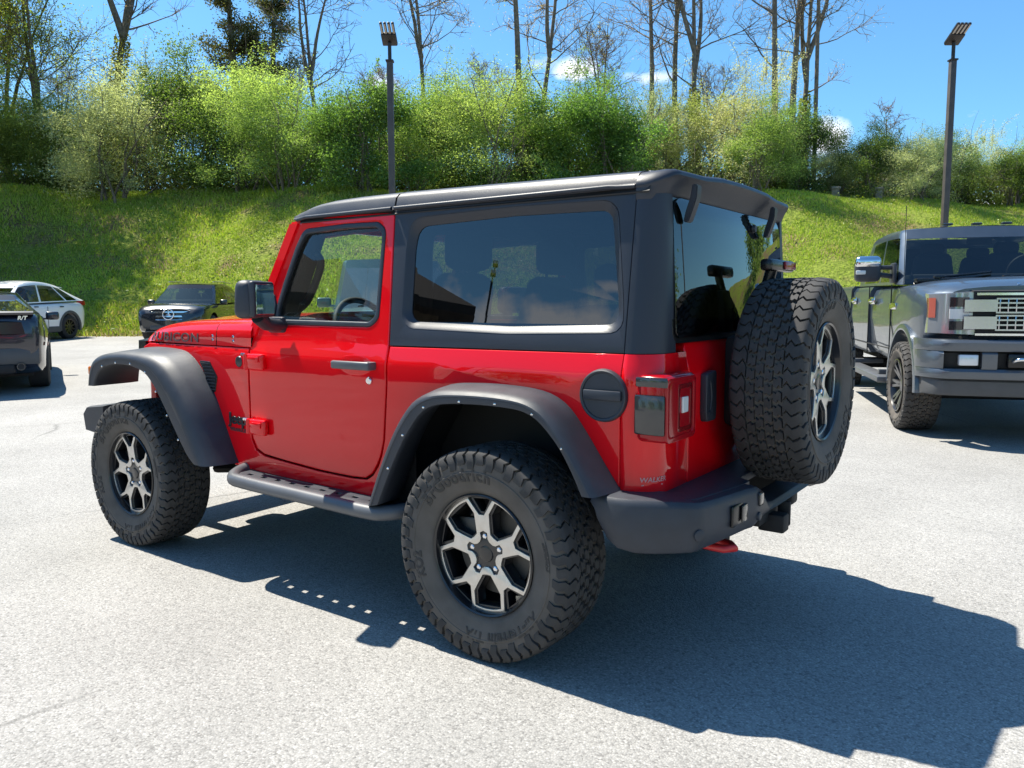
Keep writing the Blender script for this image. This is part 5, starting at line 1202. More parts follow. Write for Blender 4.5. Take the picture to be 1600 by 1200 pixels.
def greenhouse(xc, xw, xr, xd, zb0, zb1, zr, yb, yr, pillars, rise=.03, vtop=.80, nu=40):
    """roof shell and glass; pillars: list of (u0,u1) painted spans. returns body mesh, side glass, windscreen, backlight"""
    body = MB(); side = MB(); us = sorted(set(list(np.linspace(0, 1, nu))+[p for q in pillars for p in q]))
    vs_ = [0, .05, .3, .55, vtop, .88, .95, 1.0]
    def P(u, v, s):
        xb = xc+(xd-xc)*u; xt = xw+(xr-xw)*u; zb = zb0+(zb1-zb0)*u; zt = zr-rise*(2*u-.9)**2
        if v <= .88: f = v/.9; y = yb+(yr-yb)*f; z = zb+(zt-.05-zb)*v/.88; x = xb+(xt-xb)*f
        else: a = (v-.88)/.12*pi/2; y = yr+.004-.075*(1-cos(a)); z = zt-.05+.05*sin(a); x = xt
        tb = min(u, 1-u); k = max(0, 1-tb/.06); return (x, s*(y-.05*k*k), z)
    for s in (1, -1):
        for i in range(len(us)-1):
            um = (us[i]+us[i+1])/2; pil = any(a <= um <= b for a, b in pillars)
            for j in range(len(vs_)-1):
                q = [P(us[i], vs_[j], s), P(us[i+1], vs_[j], s), P(us[i+1], vs_[j+1], s), P(us[i], vs_[j+1], s)]
                (body if (pil or vs_[j] >= vtop or vs_[j] < .05) else side).add(q, [(0, 1, 2, 3) if s < 0 else (3, 2, 1, 0)])
    for i in range(len(us)-1):       # roof skin
        a, b = us[i], us[i+1]
        for j in range(8):
            y0, y1 = 1-2*j/8, 1-2*(j+1)/8
            f = lambda u, t: (P(u, 1, 1)[0], P(u, 1, 1)[1]*t, P(u, 1, 1)[2]+.03*(1-t*t))
            body.add([f(a, y0), f(a, y1), f(b, y1), f(b, y0)], [(0, 1, 2, 3)])
    def screen(u, bul):
        sc = MB(); fr = MB()
        for i in range(10):
            for j in range(8):
                q = []
                for (a, b) in ((i, j), (i+1, j), (i+1, j+1), (i, j+1)):
                    t = 1-2*a/10; v = b/8; p = P(u, v*.90, 1); pr = P(u, 1, 1) if b == 8 else p
                    q.append((p[0]+bul*(1-t*t), p[1]*t, (p[2] if b < 8 else P(u, .97, 1)[2])+(.02*(1-t*t) if b == 8 else 0)))
                (fr if (j == 7 or i in (0, 9) and False) else sc).add(q, [(0, 1, 2, 3)])
        body.add(fr.v, fr.f); return sc
    ws = screen(0, .07); bl = screen(1, -.05)
    def fin(b):
        me = b.me('x'); bm = bmesh.new(); bm.from_mesh(me); bmesh.ops.remove_doubles(bm, verts=bm.verts, dist=.002); bmesh.ops.recalc_face_normals(bm, faces=bm.faces); bm.to_mesh(me); bm.free(); return me
    return fin(body), fin(side), fin(ws), fin(bl)
_wc = {}
def road_wheel(parent, loc, R, W, rr, spokes, mat, side=1, metal=None):
    key = (R, W, rr, spokes)
    if key not in _wc:
        b = MB(); b.lathe([(-W/2+.01, rr), (-W/2, rr+.04), (-W/2+.004, R-.03), (-W/2+.025, R-.004), (0, R), (W/2-.025, R-.004), (W/2-.004, R-.03), (W/2, rr+.04), (W/2-.01, rr)], 48)
        r_ = MB(); r_.lathe([(W/2-.01, rr+.003), (W/2-.016, rr-.012), (W/2-.04, rr-.02), (-W/2, rr-.02)], 40); r_.disc((0, 0, 0), rr-.02, 32, None, 1)
        for k in range(spokes):
            a = 2*pi*k/spokes; T = Matrix.Rotation(a, 4, 'Y')
            r_.loft([[(-.028, y, .04) for y in (W/2-.075, W/2-.045)]+[(.028, y, .04) for y in (W/2-.045, W/2-.075)], [(-.017, y, rr-.01) for y in (W/2-.06, W/2-.022)]+[(.017, y, rr-.01) for y in (W/2-.022, W/2-.06)]], M=T)
        r_.lathe([(W/2-.035, .0001), (W/2-.035, .045), (W/2-.07, .06)], 20)
        _wc[key] = (b.me('tyre', True), r_.me('rim', False))
    t, r_ = _wc[key]
    w = empty('wheel', loc, 0 if side > 0 else pi, parent); link('tyre', t, M['smoothtyre'], w, 40); link('rim', r_, [mat, M['dark']], w, 30); return w
def car(name, label, cat, loc, yaw, rows, gh, wb, track, R, W, rr, arch, paint, spokes=5, rimm='rimblack', group=None, glassm='carglass', wsm='carglass', cladding=None):
    e = empty(name, loc, yaw); tag(e, label, cat, group)
    body = lower_body(rows, [(wb/2, R+.02), (-wb/2, R+.02)], arch)
    g, sd, ws, bl = greenhouse(**gh)
    bd = link('body', join(body, g), M[paint], e, 38)
    link_each('side_window', sd, M[glassm], e, 40); link('windscreen', ws, M[wsm], e, 40); link('rear_window', bl, M[glassm], e, 40)
    un = MB(); un.box((0, 0, R*.9), (wb+.9, track*.92, R*.7)); link('underbody', un.me(), M['dark'], e, 0)
    for x in (wb/2, -wb/2):
        for s in (1, -1): road_wheel(e, (x, s*track/2, R), R, W, rr, spokes, M[rimm], s)
    if cladding:
        for x in (wb/2, -wb/2):
            for s in (1, -1):
                c = MB(); rings = []
                for k in range(25):
                    a = -.28+(pi+.56)*k/24; ca, sa = cos(a), sin(a); y0 = s*cladding[0]
                    rings.append([(x+r*ca, y, R+.02+r*sa) for r, y in ((arch-.015, y0-s*.06), (arch-.015, y0+s*.010), (arch+.01, y0+s*.016), (arch+.055, y0+s*.012), (arch+.065, y0-s*.05))])
                c.loft(rings, closed=True, caps=True); link('arch_trim', c.me('x', True), M['grey_plastic'], e, 35)
        for s in (1, -1):
            c = MB(); c.box((0, s*(cladding[0]-.02), R*.86), (wb-2*arch-.08, .08, .16), .02); link('sill_trim', c.me('x', True), M['grey_plastic'], e, 30)
    return e, bd
def door_mirror(e, x, y, z, s, mat, sc=1):
    b = MB(); b.box((x, s*(y+.11), z), (.10*sc, .20*sc, .14*sc), .035, 3); b.box((x+.02, s*(y+.0), z-.05), (.05, .12, .03), .01); return link('mirror', b.me('x', True), mat, e, 40)

def cabin(e, x0, x1, zb, yw, xs, zh):
    b = MB(); b.box(((x0+x1)/2, 0, zb+.012), (abs(x1-x0), 2*yw, .02)); link('cabin_floor', b.me('x', True), M['interior'], e, 0)
    b = MB(); b.box((x0-.30, 0, zb+.03), (.40, 2*yw*.92, .09), .03); link('dashboard', b.me('x', True), M['interior'], e, 30)
    for x in xs:
        for s in (1, -1):
            b = MB(); b.box((x, s*yw*.46, zb+zh*.36), (.16, .48, zh*.74), .06, 3, taper=(.8, .8)); b.box((x-.03, s*yw*.46, zb+zh*.84), (.11, .26, zh*.30), .045, 3); link('seat', b.me('x', True), M['seat'], e, 40)
    b = MB(); b.tube([(xs[0]+.62+.05*sin(a), yw*.46+.18*cos(a), zb+.10+.17*sin(a)) for a in np.linspace(0, 2*pi, 25)], .016, 8, False); link('steering_wheel', b.me('x', True), M['interior'], e, 40)
def build_white():
    h = RAD(118); s = 23.2; p = at(107, s); hd = Vector((cos(h), sin(h), 0)); lf = Vector((-sin(h), cos(h), 0))
    O = p+hd*1.32-lf*.78; O.z = p.z
    rows = [(-2.16, .50, .88, .70, .0), (-2.10, .34, 1.00, .80, .01), (-1.9, .24, 1.05, .875, .02), (-1.3, .20, 1.04, .90, .02), (0, .20, 1.00, .90, .02), (1.0, .20, .985, .90, .03), (1.6, .22, .95, .885, .045), (2.0, .26, .86, .84, .05), (2.16, .36, .74, .72, .03), (2.22, .44, .62, .60, .0)]
    gh = dict(xc=1.12, xw=.34, xr=-1.30, xd=-2.06, zb0=.99, zb1=1.11, zr=1.63, yb=.845, yr=.62, pillars=[(0, .045), (.405, .43), (.74, .765), (.90, 1)], rise=.11)
    e, bd = car('white_crossover', 'white crossover with black arch trim parked at the foot of the bank', 'car', O, h, rows, gh, 2.64, 1.56, .345, .22, .225, .40, 'whitepaint', 10, 'rimblack', None, 'autoglass', 'screen', (.895,)); cabin(e, 1.0, -1.7, 1.03, .78, (-.05, -.95), .42)
    door_mirror(e, .62, .86, 1.04, 1, M['whitepaint']); door_mirror(e, .62, .86, 1.04, -1, M['whitepaint'])
    for s_ in (1, -1):
        b = MB(); b.box((-2.02, s_*.74, 1.03), (.20, .16, .13), .03); link('tail_light', b.me('x', True), M['redlens'], e, 30)
        b = MB(); b.box((2.02, s_*.66, .78), (.22, .28, .10), .03); link('headlight', b.me('x', True), M['headlamp'], e, 30)
        for x in (.02, -.98): b = MB(); b.box((x, s_*.905, .93), (.16, .02, .03), .008); link('door_handle', b.me('x', True), M['trim'], e, 30)
        b = MB()
        for x in (.55, -.42): b.box((x, s_*.898, .66), (.008, .012, .56), .002)
        link_each('door_seam', b.me('x', True), M['dark'], e, 0)
    b = MB(); b.box((2.16, 0, .52), (.12, 1.1, .24), .03); link('grille', b.me('x', True), M['trim'], e, 30)
    b = MB(); b.box((-2.12, 0, .42), (.12, 1.4, .20), .04); link('rear_bumper', b.me('x', True), M['grey_plastic'], e, 30)
    b = MB(); b.loft([[(-1.27, -.54, 1.515), (-1.27, .54, 1.515), (-1.29, .54, 1.48), (-1.29, -.54, 1.48)], [(-1.52, -.52, 1.49), (-1.52, .52, 1.49), (-1.51, .52, 1.47), (-1.51, -.52, 1.47)]]); link('spoiler', b.me('x', True), M['whitepaint'], e, 30)
build_white()

def build_benz():
    h = RAD(130); s = 21.6; p = at(272, s); O = Vector(p)-Vector((cos(h), sin(h), 0))*2.0; O.z = p.z
    rows = [(-2.30, .50, .95, .74, 0), (-2.2, .36, 1.03, .86, .01), (-1.9, .26, 1.06, .92, .02), (-1.0, .22, 1.05, .94, .02), (0, .22, 1.02, .945, .02), (1.0, .22, 1.02, .945, .04), (1.7, .24, 1.0, .93, .06), (2.05, .26, .95, .89, .06), (2.22, .30, .88, .82, .03), (2.30, .36, .78, .72, .01)]
    gh = dict(xc=1.12, xw=.42, xr=-1.55, xd=-2.05, zb0=1.03, zb1=1.10, zr=1.63, yb=.87, yr=.66, pillars=[(0, .05), (.41, .435), (.72, .745), (.93, 1)], rise=.075)
    e, bd = car('black_suv', 'glossy black luxury car with a round star emblem in its silver-barred grille', 'car', O, h, rows, gh, 2.87, 1.62, .36, .24, .24, .42, 'blackpaint', 5, 'alu', None, 'autoglass', 'screen'); cabin(e, 1.0, -1.8, 1.07, .80, (-.05, -1.0), .42)
    for s_ in (1, -1): door_mirror(e, .72, .90, 1.08, s_, M['blackpaint'])
    fx = lambda y: 2.315-.16*(abs(y)/.72)**2.2
    for s_ in (1, -1):
        b = MB(); rings = []
        for t in np.linspace(0, 1, 8):
            y = .50+.33*t; x = fx(y)+.01-.08*t*t; hh = .075+.02*t; zc = .80+.045*t; rings.append([(x-.06, s_*y, zc-hh), (x, s_*y, zc-hh*.8), (x-.02, s_*y, zc+hh*.7), (x-.10, s_*y, zc+hh)])
        b.loft(rings); l = link('headlight', b.me('x', True), M['headlamp'], e, 40)
        b = MB(); b.tube(catmull([(fx(.80)+.0, s_*.82, .60), (fx(.75)+.03, s_*.74, .62), (fx(.62)+.03, s_*.60, .61), (fx(.52)+.02, s_*.52, .52), (fx(.52)+.02, s_*.50, .40)], 5), .024, 8); link('bumper_trim', b.me('x', True), M['chrome'], e, 50)
        b = MB(); b.box((fx(.66)-.02, s_*.66, .50), (.05, .26, .14), .02); link('air_intake', b.me('x', True), M['dark'], e, 30)
        b = MB(); b.tube([(.35, s_*.62, 1.665), (-.6, s_*.64, 1.685), (-1.5, s_*.62, 1.65)], .016, 8); link('roof_rail', b.me('x', True), M['alu'], e, 50)
    b = MB(); rings = []
    for y in np.linspace(-.56, .56, 11): rings.append([(fx(y)-.03, y, .60), (fx(y)+.004, y, .61), (fx(y)-.015, y, .90-.02*abs(y)), (fx(y)-.05, y, .91-.02*abs(y))])
    b.loft(rings); G = link('grille', b.me('x', True), M['dark'], e, 40)
    for zz in (.70, .815):
        b = MB(); rings = []
        for y in np.linspace(-.55, .55, 11): rings.append([(fx(y)+dx, y, zz+dz) for dx, dz in ((0, -.024), (.018, -.018), (.014, .020), (-.004, .024))])
        b.loft(rings); link('bar', b.me('x', True), M['chrome'], G, 40)
    b = MB(); rings = []
    for k in range(41):
        a = 2*pi*k/40; y = .57*np.sign(cos(a))*abs(cos(a))**.5; z = .755+.150*np.sign(sin(a))*abs(sin(a))**.6; rings.append((fx(y)+.006, y, z))
    b.tube(rings, .013, 6, False); link('surround', b.me('x', True), M['chrome'], G, 50)
    T = Matrix.Translation((2.34, 0, .757)) @ Matrix.Rotation(-pi/2, 4, 'Z') @ Matrix.Scale(1.35, 4)
    b = MB(); b.tube([(.105*cos(a), 0, .105*sin(a)) for a in np.linspace(0, 2*pi, 33)], .012, 8, False, T)
    for k in range(3):
        a = pi/2+k*2*pi/3; b.loft([[(-.020*sin(a), -.006, .020*cos(a)), (.020*sin(a), -.006, -.020*cos(a)), (0, .016, 0)], [(.103*cos(a)-.005*sin(a), -.004, .103*sin(a)+.005*cos(a)), (.103*cos(a)+.005*sin(a), -.004, .103*sin(a)-.005*cos(a)), (.103*cos(a), .004, .103*sin(a))]], M=T)
    link('star_emblem', b.me('x', True), M['chrome'], G, 30)
    b = MB(); b.box((2.27, 0, .40), (.10, 1.0, .12), .03); b.box((2.25, 0, .30), (.06, 1.3, .04), .015); link('front_skirt', b.me('x', True), M['grey_plastic'], e, 30)
build_benz()

def build_coupe():
    h = RAD(-24.5); s = 11.8; p = at(58, s); hd = Vector((cos(h), sin(h), 0)); rt = Vector((sin(h), -cos(h), 0))
    O = p+hd*1.42-rt*.80; O.z = p.z
    rows = [(-2.42, .52, 1.00, .80, 0), (-2.40, .40, 1.045, .85, .0), (-2.33, .33, 1.085, .885, .004), (-2.1, .25, 1.10, .925, .006), (-1.4, .20, 1.06, .955, .015), (-.5, .18, .99, .945, .02), (.6, .18, .98, .945, .02), (1.5, .20, .94, .95, .05), (2.1, .22, .84, .90, .05), (2.38, .28, .70, .76, .02)]
    gh = dict(xc=.95, xw=.20, xr=-1.05, xd=-1.85, zb0=.99, zb1=1.10, zr=1.40, yb=.85, yr=.58, pillars=[(0, .05), (.46, .50), (.82, 1)], rise=.04)
    e, bd = car('black_coupe', 'glossy black coupe seen from behind at the left edge with red tail light', 'car', O, h, rows, gh, 2.84, 1.62, .36, .275, .25, .405, 'navypaint', 10, 'rimblack', None, 'carglass', 'paleglass')
    rx = lambda y: -2.43+.06*(abs(y)/.85)**3
    b = MB(); rings = [[(rx(y)+dx, y, z) for dx, z in ((-.012, .40), (-.03, .44), (-.03, .58), (-.012, .62), (.08, .60), (.08, .42))] for y in np.linspace(-.84, .84, 13)]
    b.loft(rings); V = link('lower_bumper', b.me('x', True), M['grey_plastic'], e, 35)
    b = MB(); b.box((-2.40, 0, .34), (.14, 1.1, .13), .03); link('diffuser', b.me('x', True), M['dark'], e, 30)
    b = MB(); rings = [[(rx(y)+dx, y, z) for dx, z in ((-.006, .80), (-.022, .815), (-.018, .975), (-.0, .99), (.06, .99), (.06, .80))] for y in np.linspace(-.82, .82, 13)]
    b.loft(rings); link('rear_panel', b.me('x', True), M['trim'], e, 35)
    b = MB(); rings = [[(-2.42+dx, y, z) for dx, z in ((-.02, 1.075), (-.03, 1.105), (.0, 1.125), (.30, 1.11), (.30, 1.07))] for y in (-.80, -.4, 0, .4, .80)]
    b.loft(rings); link('spoiler', b.me('x', True), M['navypaint'], e, 35)
    for s_ in (1, -1):
        for (y0, y1) in ((.12, .40), (.46, .50)) if False else ((.12, .40),):
            b = MB(); b.loft([[(rx(y)-.035, s_*y, z) for z in (.80, .985)]+[(rx(y)+.03, s_*y, z) for z in (.985, .80)] for y in (y0, (y0+y1)/2, y1)]); link('tail_light', b.me('x', True), M['redlens'], e, 30)
        b = MB(); b.tube([(-2.20, s_*.62, .37), (-2.46, s_*.62, .37)], .055, 20, False); b.tube([(-2.20, s_*.62, .37), (-2.455, s_*.62, .37)], .047, 20, True); link('exhaust_tip', b.me('x', False), M['steel'], e, 50)
        b = MB(); b.box((-2.462, s_*.62, .37), (.004, .001, .001)); 
        b = MB(); b.disc((0, 0, 0), .044, 20, Matrix.Translation((-2.458, s_*.62, .37)) @ Matrix.Rotation(pi/2, 4, 'Z')); link('exhaust_bore', b.me('x', False), M['dark'], e, 0)
        door_mirror(e, .55, .90, 1.02, s_, M['navypaint'])
        b = MB(); b.box((-2.05, s_*.948, .66), (.12, .012, .05), .01); link('side_marker', b.me('x', True), M['redlens'], e, 30)
    t = text_me('R/T', .075, .003, bold=.002, shear=.2); t = remap(t, lambda u, v, w: (rx(.62)-.022-w, -.665-u, 1.03+v), False); link('badge_lettering', t, M['chrome'], e, 0)
    b = MB(); b.box((-2.462, 0, .70), (.01, .32, .16), .004); link('number_plate', b.me('x', True), M['plate'], e, 20)
build_coupe()

def build_teal():
    h = RAD(140); p = at(610, 12.5); O = Vector(p)
    rows = [(-2.25, .60, .98, .78, 0), (-2.15, .45, 1.10, .88, .01), (-1.5, .34, 1.15, .93, .02), (0, .32, 1.13, .935, .02), (1.0, .32, 1.13, .935, .03), (1.7, .34, 1.12, .92, .05), (2.15, .36, 1.07, .87, .05), (2.30, .44, .95, .76, .01)]
    gh = dict(xc=1.15, xw=.62, xr=-1.75, xd=-2.15, zb0=1.14, zb1=1.18, zr=1.86, yb=.87, yr=.72, pillars=[(0, .05), (.40, .43), (.68, .71), (.93, 1)], rise=.03)
    e, bd = car('grey_green_suv', 'grey-green upright car glimpsed through the door window of the red car', 'car', O, h, rows, gh, 2.70, 1.60, .38, .25, .24, .44, 'tealpaint', 6, 'alu', None, 'carglass', 'paleglass')
    for s_ in (1, -1):
        door_mirror(e, .85, .90, 1.22, s_, M['tealpaint'])
        b = MB(); b.box((2.20, s_*.64, .92), (.10, .26, .16), .03); link('headlight', b.me('x', True), M['headlamp'], e, 30)
    b = MB(); b.box((2.27, 0, .86), (.08, .9, .24), .03); link('grille', b.me('x', True), M['trim'], e, 30)
    b = MB(); b.tube([(1.20, .10, 1.165), (1.02, .55, 1.24)], .012, 6); b.tube([(1.20, -.55, 1.165), (1.03, -.10, 1.24)], .012, 6); link_each('wiper', b.me('x', True), M['trim'], e, 30)
build_teal()

# ------------------------------------------------------------------ the grey lifted pickup
TT = tyre_parts(.445, .165, .262, 40, 7)
def build_truck():
    h = RAD(112.0); p = at(1430, 8.05); hd = Vector((cos(h), sin(h), 0)); lf = Vector((-sin(h), cos(h), 0))
    O = p+lf*.89; O.z = p.z
    e = empty('pickup_truck', O, h); tag(e, 'blue-grey lifted pickup with chrome grille bars facing the viewer at the right edge', 'pickup')
    # cab, bonnet, wings
    rows = [(-1.95, .78, 1.50, .96, .0), (-1.90, .72, 1.515, .985, .0), (-1.0, .68, 1.515, 1.0, .0), (-.55, .68, 1.515, 1.005, .01), (-.40, .72, 1.52, 1.01, .03), (0, .78, 1.52, 1.015, .07), (.30, .80, 1.505, 1.01, .085), (.50, .84, 1.48, .985, .085), (.62, .92, 1.462, .95, .08), (.68, 1.0, 1.452, .92, .07), (.75, 1.05, 1.445, .84, .05)]
    body = lower_body(rows, [(0, .50)], .57)
    gh = dict(xc=-.56, xw=-1.24, xr=-2.95, xd=-3.05, zb0=1.53, zb1=1.55, zr=2.19, yb=.945, yr=.80, pillars=[(0, .04), (.40, .435), (.80, 1)], rise=.03, vtop=.80)
    g, sd, ws, bl = greenhouse(**gh)
    # rear half of the cab and the bed
    bx = MB()
    bx.loft([[(x, y, z) for y, z in ((.95, .72), (1.0, .80), (1.005, 1.25), (.985, 1.47), (.945, 1.53), (-.945, 1.53), (-.985, 1.47), (-1.005, 1.25), (-1.0, .80), (-.95, .72))] for x in (-1.9, -3.06)])
    bx.loft([[(x, y, z) for y, z in ((.97, .80), (1.01, .86), (1.02, 1.25), (1.01, 1.50), (.97, 1.56), (-.97, 1.56), (-1.01, 1.50), (-1.02, 1.25), (-1.01, .86), (-.97, .80))] for x in (-3.10, -5.30)])
    rear = bx.me('x', True); o = bpy.data.objects.new('t', rear); COL.objects.link(o); cut = MB()
    for s in (1, -1):
        n_ = 28; vs = [(-4.06+.56*cos(2*pi*k/n_), yy, .56+.56*sin(2*pi*k/n_)) for yy in (s*.6, s*1.3) for k in range(n_)]
        cut.add(vs, [tuple(range(n_)), tuple(range(n_, 2*n_))]+[(k, n_+k, n_+(k+1) % n_, (k+1) % n_) for k in range(n_)])
    co = bpy.data.objects.new('t2', cut.me('cut', True)); COL.objects.link(co); md = o.modifiers.new('b', 'BOOLEAN'); md.object = co; md.solver = 'EXACT'
    dg = bpy.context.evaluated_depsgraph_get(); rear = bpy.data.meshes.new_from_object(o.evaluated_get(dg)); bpy.data.objects.remove(o); bpy.data.objects.remove(co)
    B = link('body', join(body, g, rear), M['greypaint'], e, 38)
    link_each('side_window', sd, M['autoglass'], e, 40); link('windscreen', ws, M['screen'], e, 40); link('rear_window', bl, M['autoglass'], e, 40); cabin(e, -.70, -2.9, 1.57, .84, (-1.55, -2.55), .46)
    b = MB(); b.box((-1.22, 0, 2.02), (.03, .26, .08), .012); link('inside_mirror', b.me('x', True), M['interior'], e, 30)
    un = MB(); un.box((-2.2, 0, .66), (5.6, 1.0, .2)); un.box((0, 0, .85), (1.1, 1.0, .5)); un.box((-4.06, 0, .8), (1.2, 1.1, .5)); un.tube([(0, -.8, .445), (0, .8, .445)], .07, 12); un.tube([(-4.06, -.8, .445), (-4.06, .8, .445)], .08, 12); un.box((-4.06, 0, .45), (.36, .36, .34), .08); link('chassis', un.me('x', True), M['dark'], e, 30)
    for s in (1, -1):
        b = MB()
        for xx, y_ in ((-.62, 1.006), (-1.86, 1.004), (-3.08, 1.0)): b.box((xx, s*y_, 1.12), (.012, .012, .82), .003)
        b.box((-1.85, s*1.004, .84), (2.4, .010, .012), .002); link_each('door_seam', b.me('x', True), M['dark'], e, 0)
        for xx in (-1.62, -2.84): b = MB(); b.box((xx, s*1.03, 1.36), (.22, .03, .045), .014, 2); b.box((xx, s*1.01, 1.36), (.26, .02, .09), .01, 2); link('door_handle', b.me('x', True), M['chrome'], e, 35)
        b = MB(); b.box((-.50, s*1.012, 1.30), (.30, .012, .07), .005); link('wing_badge', b.me('x', True), M['chrome'], e, 30)
        # towing mirror
        b = MB(); b.box((-.72, s*1.24, 1.70), (.16, .26, .27), .05, 3); m_ = link('mirror', b.me('x', True), M['plastic'], e, 40)
        b = MB(); b.box((-.685, s*1.242, 1.775), (.11, .266, .135), .05, 3); link('chrome_cap', b.me('x', True), M['chrome'], m_, 40)
        b = MB(); b.tube([(-.78, s*.95, 1.62), (-.75, s*1.16, 1.65)], .028, 8); b.tube([(-.78, s*.95, 1.72), (-.75, s*1.16, 1.72)], .024, 8); b.box((-.80, s*.96, 1.66), (.20, .04, .22), .02); link('mirror_arm', b.me('x', True), M['plastic'], m_, 40)
        b = MB(); b.box((-.64, s*1.32, 1.665), (.02, .10, .045), .008); link('mirror_lamp', b.me('x', True), M['white'], m_, 30)
        # running board
        b = MB(); b.box((-1.85, s*1.02, .50), (2.5, .20, .07), .02); 
        for xx in (-.9, -2.7): b.box((xx, s*.85, .56), (.08, .4, .06), .01)
        link('running_board', b.me('x', True), M['step'], e, 30)
        # wheel-arch lip
        for cx, cz, ya in ((0, .50, 1.012), (-4.06, .56, 1.02)):
            c = MB(); rings = []
            for k in range(25):
                a = -.02+(pi+.04)*k/24; rings.append([(cx+r*cos(a), s*y, cz+r*sin(a)) for r, y in ((.565, ya-.06), (.565, ya+.012), (.585, ya+.018), (.625, ya+.006), (.63, ya-.05))])
            c.loft(rings); link('arch_lip', c.me('x', True), M['greypaint'], e, 40)
    def tw(x, s):
        w = empty('wheel', (x, s*.89, .445), 0 if s > 0 else pi, e); link('tyre', TT[0], [M['rubber'], M['sidewall']], w, 40)
        r_ = MB(); r_.lathe([(.150, .262), (.158, .268), (.160, .258), (.13, .245), (-.14, .24)], 48); r_.disc((0, .02, 0), .245, 40)
        o = link('rim', r_.me('x', False), M['rimblack'], w, 35); f = MB()
        for k in range(8):
            a = 2*pi*k/8
            for da in (-.13, .13):
                f.loft([[(-.018+0, y, .06) for y in (.05, .10)]+[(.018, y, .06) for y in (.10, .05)], [(-.012+.25*math.tan(da), y, .248) for y in (.10, .145)]+[(.012+.25*math.tan(da), y, .248) for y in (.145, .10)]], M=Matrix.Rotation(a, 4, 'Y'))
        f.lathe([(.115, .0001), (.115, .05), (.10, .08), (.05, .09)], 24); link('spokes', f.me('x', True), M['truckrim'], w, 30)
    for x in (0, -4.06):
        for s in (1, -1): tw(x, s)
    # front end
    fx = lambda y: .845-.05*(abs(y)/.9)**3
    b = MB(); rings = [[(fx(y)-.06, y, 1.03), (fx(y)+.01, y, 1.03), (fx(y)+.005, y, 1.44), (fx(y)-.06, y, 1.45)] for y in np.linspace(-.62, .62, 15)]
    b.loft(rings); G = link('grille', b.me('x', True), M['dark'], e, 30)
    def bar(z0, z1, y0, y1, off, mat, nm, par): 
        q = MB(); q.loft([[(fx(y)+off-.03, y, z0), (fx(y)+off, y, z0+.008), (fx(y)+off, y, z1-.008), (fx(y)+off-.03, y, z1)] for y in np.linspace(y0, y1, 9)]); return link(nm, q.me('x', True), mat, par, 35)
    for z0, z1 in ((1.395, 1.432), (1.035, 1.07)): bar(z0, z1, -.60, .60, .03, M['chrome'], 'bar', G)
    for z0, z1 in ((1.245, 1.375), (1.09, 1.225)):
        bm_ = MB()
        for s in (1, -1): bm_.loft([[(fx(y)+.01, s*y, z0), (fx(y)+.055, s*y, z0+.012), (fx(y)+.055, s*y, z1-.012), (fx(y)+.01, s*y, z1)] for y in np.linspace(.44, .70, 7)])
        for zz in (z0+.004, z0+(z1-z0)*.36, z0+(z1-z0)*.68, z1-.004): bm_.loft([[(fx(y)+.02, y, zz-.007), (fx(y)+.05, y, zz-.007), (fx(y)+.05, y, zz+.007), (fx(y)+.02, y, zz+.007)] for y in np.linspace(-.45, .45, 13)])
        for y in np.linspace(-.42, .42, 14): bm_.box((fx(y)+.035, y, (z0+z1)/2), (.03, .010, z1-z0-.01), .002)
        link('grille_insert', bm_.me('x', True), M['darkchrome'], G, 30)
    for s in (1, -1):
        b = MB(); rings = []
        for t in np.linspace(0, 1, 8):
            y = .60+.345*t; x = fx(y)+.012-.13*t**3; rings.append([(x-.12, s*y, 1.045+.01*t), (x, s*y, 1.05+.01*t), (x-.012, s*y, 1.43-.015*t), (x-.13, s*y, 1.445-.02*t)])
        b.loft(rings); hl = link('headlight', b.me('x', True), M['headlamp'], e, 40)
        hl.data.materials[0] = M['lamphousing']
        for z0, z1, m in ((1.30, 1.385, 'smoke'), (1.09, 1.17, 'smoke'), (1.19, 1.28, 'white')):
            b = MB(); b.loft([[(fx(y)+.016-.13*((y-.60)/.345)**3, s*y, z0), (fx(y)+.020-.13*((y-.60)/.345)**3, s*y, z1)] +[(fx(y)-.03-.13*((y-.60)/.345)**3, s*y, z1), (fx(y)-.03-.13*((y-.60)/.345)**3, s*y, z0)] for y in np.linspace(.655, .80, 5)]); link('lamp_unit', b.me('x', True), M[m], hl, 30)
        b = MB(); b.loft([[(fx(y)+.018-.13*((y-.60)/.345)**3, s*y, 1.20), (fx(y)+.014-.13*((y-.60)/.345)**3, s*y, 1.38), (fx(y)-.06-.13*((y-.60)/.345)**3, s*y, 1.38), (fx(y)-.06-.13*((y-.60)/.345)**3, s*y, 1.20)] for y in (.90, .92, .945)]); link('indicator', b.me('x', True), M['amberred'], hl, 30)
    # bumper with fog-lamp openings
    bx_ = lambda y: .99-.05*(abs(y)/.8)**2-.25*max(0, (abs(y)-.82)/.2)**2
    def brow(z0, z1, y0, y1, mat, nm, off=0, par=None):
        q = MB(); q.loft([[(bx_(y)+off-.16, y, z0), (bx_(y)+off-.01, y, z0), (bx_(y)+off, y, z0+.02), (bx_(y)+off, y, z1-.025), (bx_(y)+off-.02, y, z1), (bx_(y)+off-.16, y, z1+.005)] for y in np.linspace(y0, y1, max(5, int(abs(y1-y0)*16)))]); return q
    q = MB()
    for (z0, z1, y0, y1) in ((.905, 1.005, -1.02, 1.02), (.655, .745, -1.02, 1.02), (.745, .905, -1.02, -.86), (.745, .905, .86, 1.02), (.745, .905, -.56, -.44), (.745, .905, .44, .56)):
        r_ = brow(z0, z1, y0, y1, None, None, 0 if (z1-z0) < .12 else -.004); q.add(r_.v, r_.f)
    BP = link('front_bumper', q.me('x', True), M['bumpergrey'], e, 30)
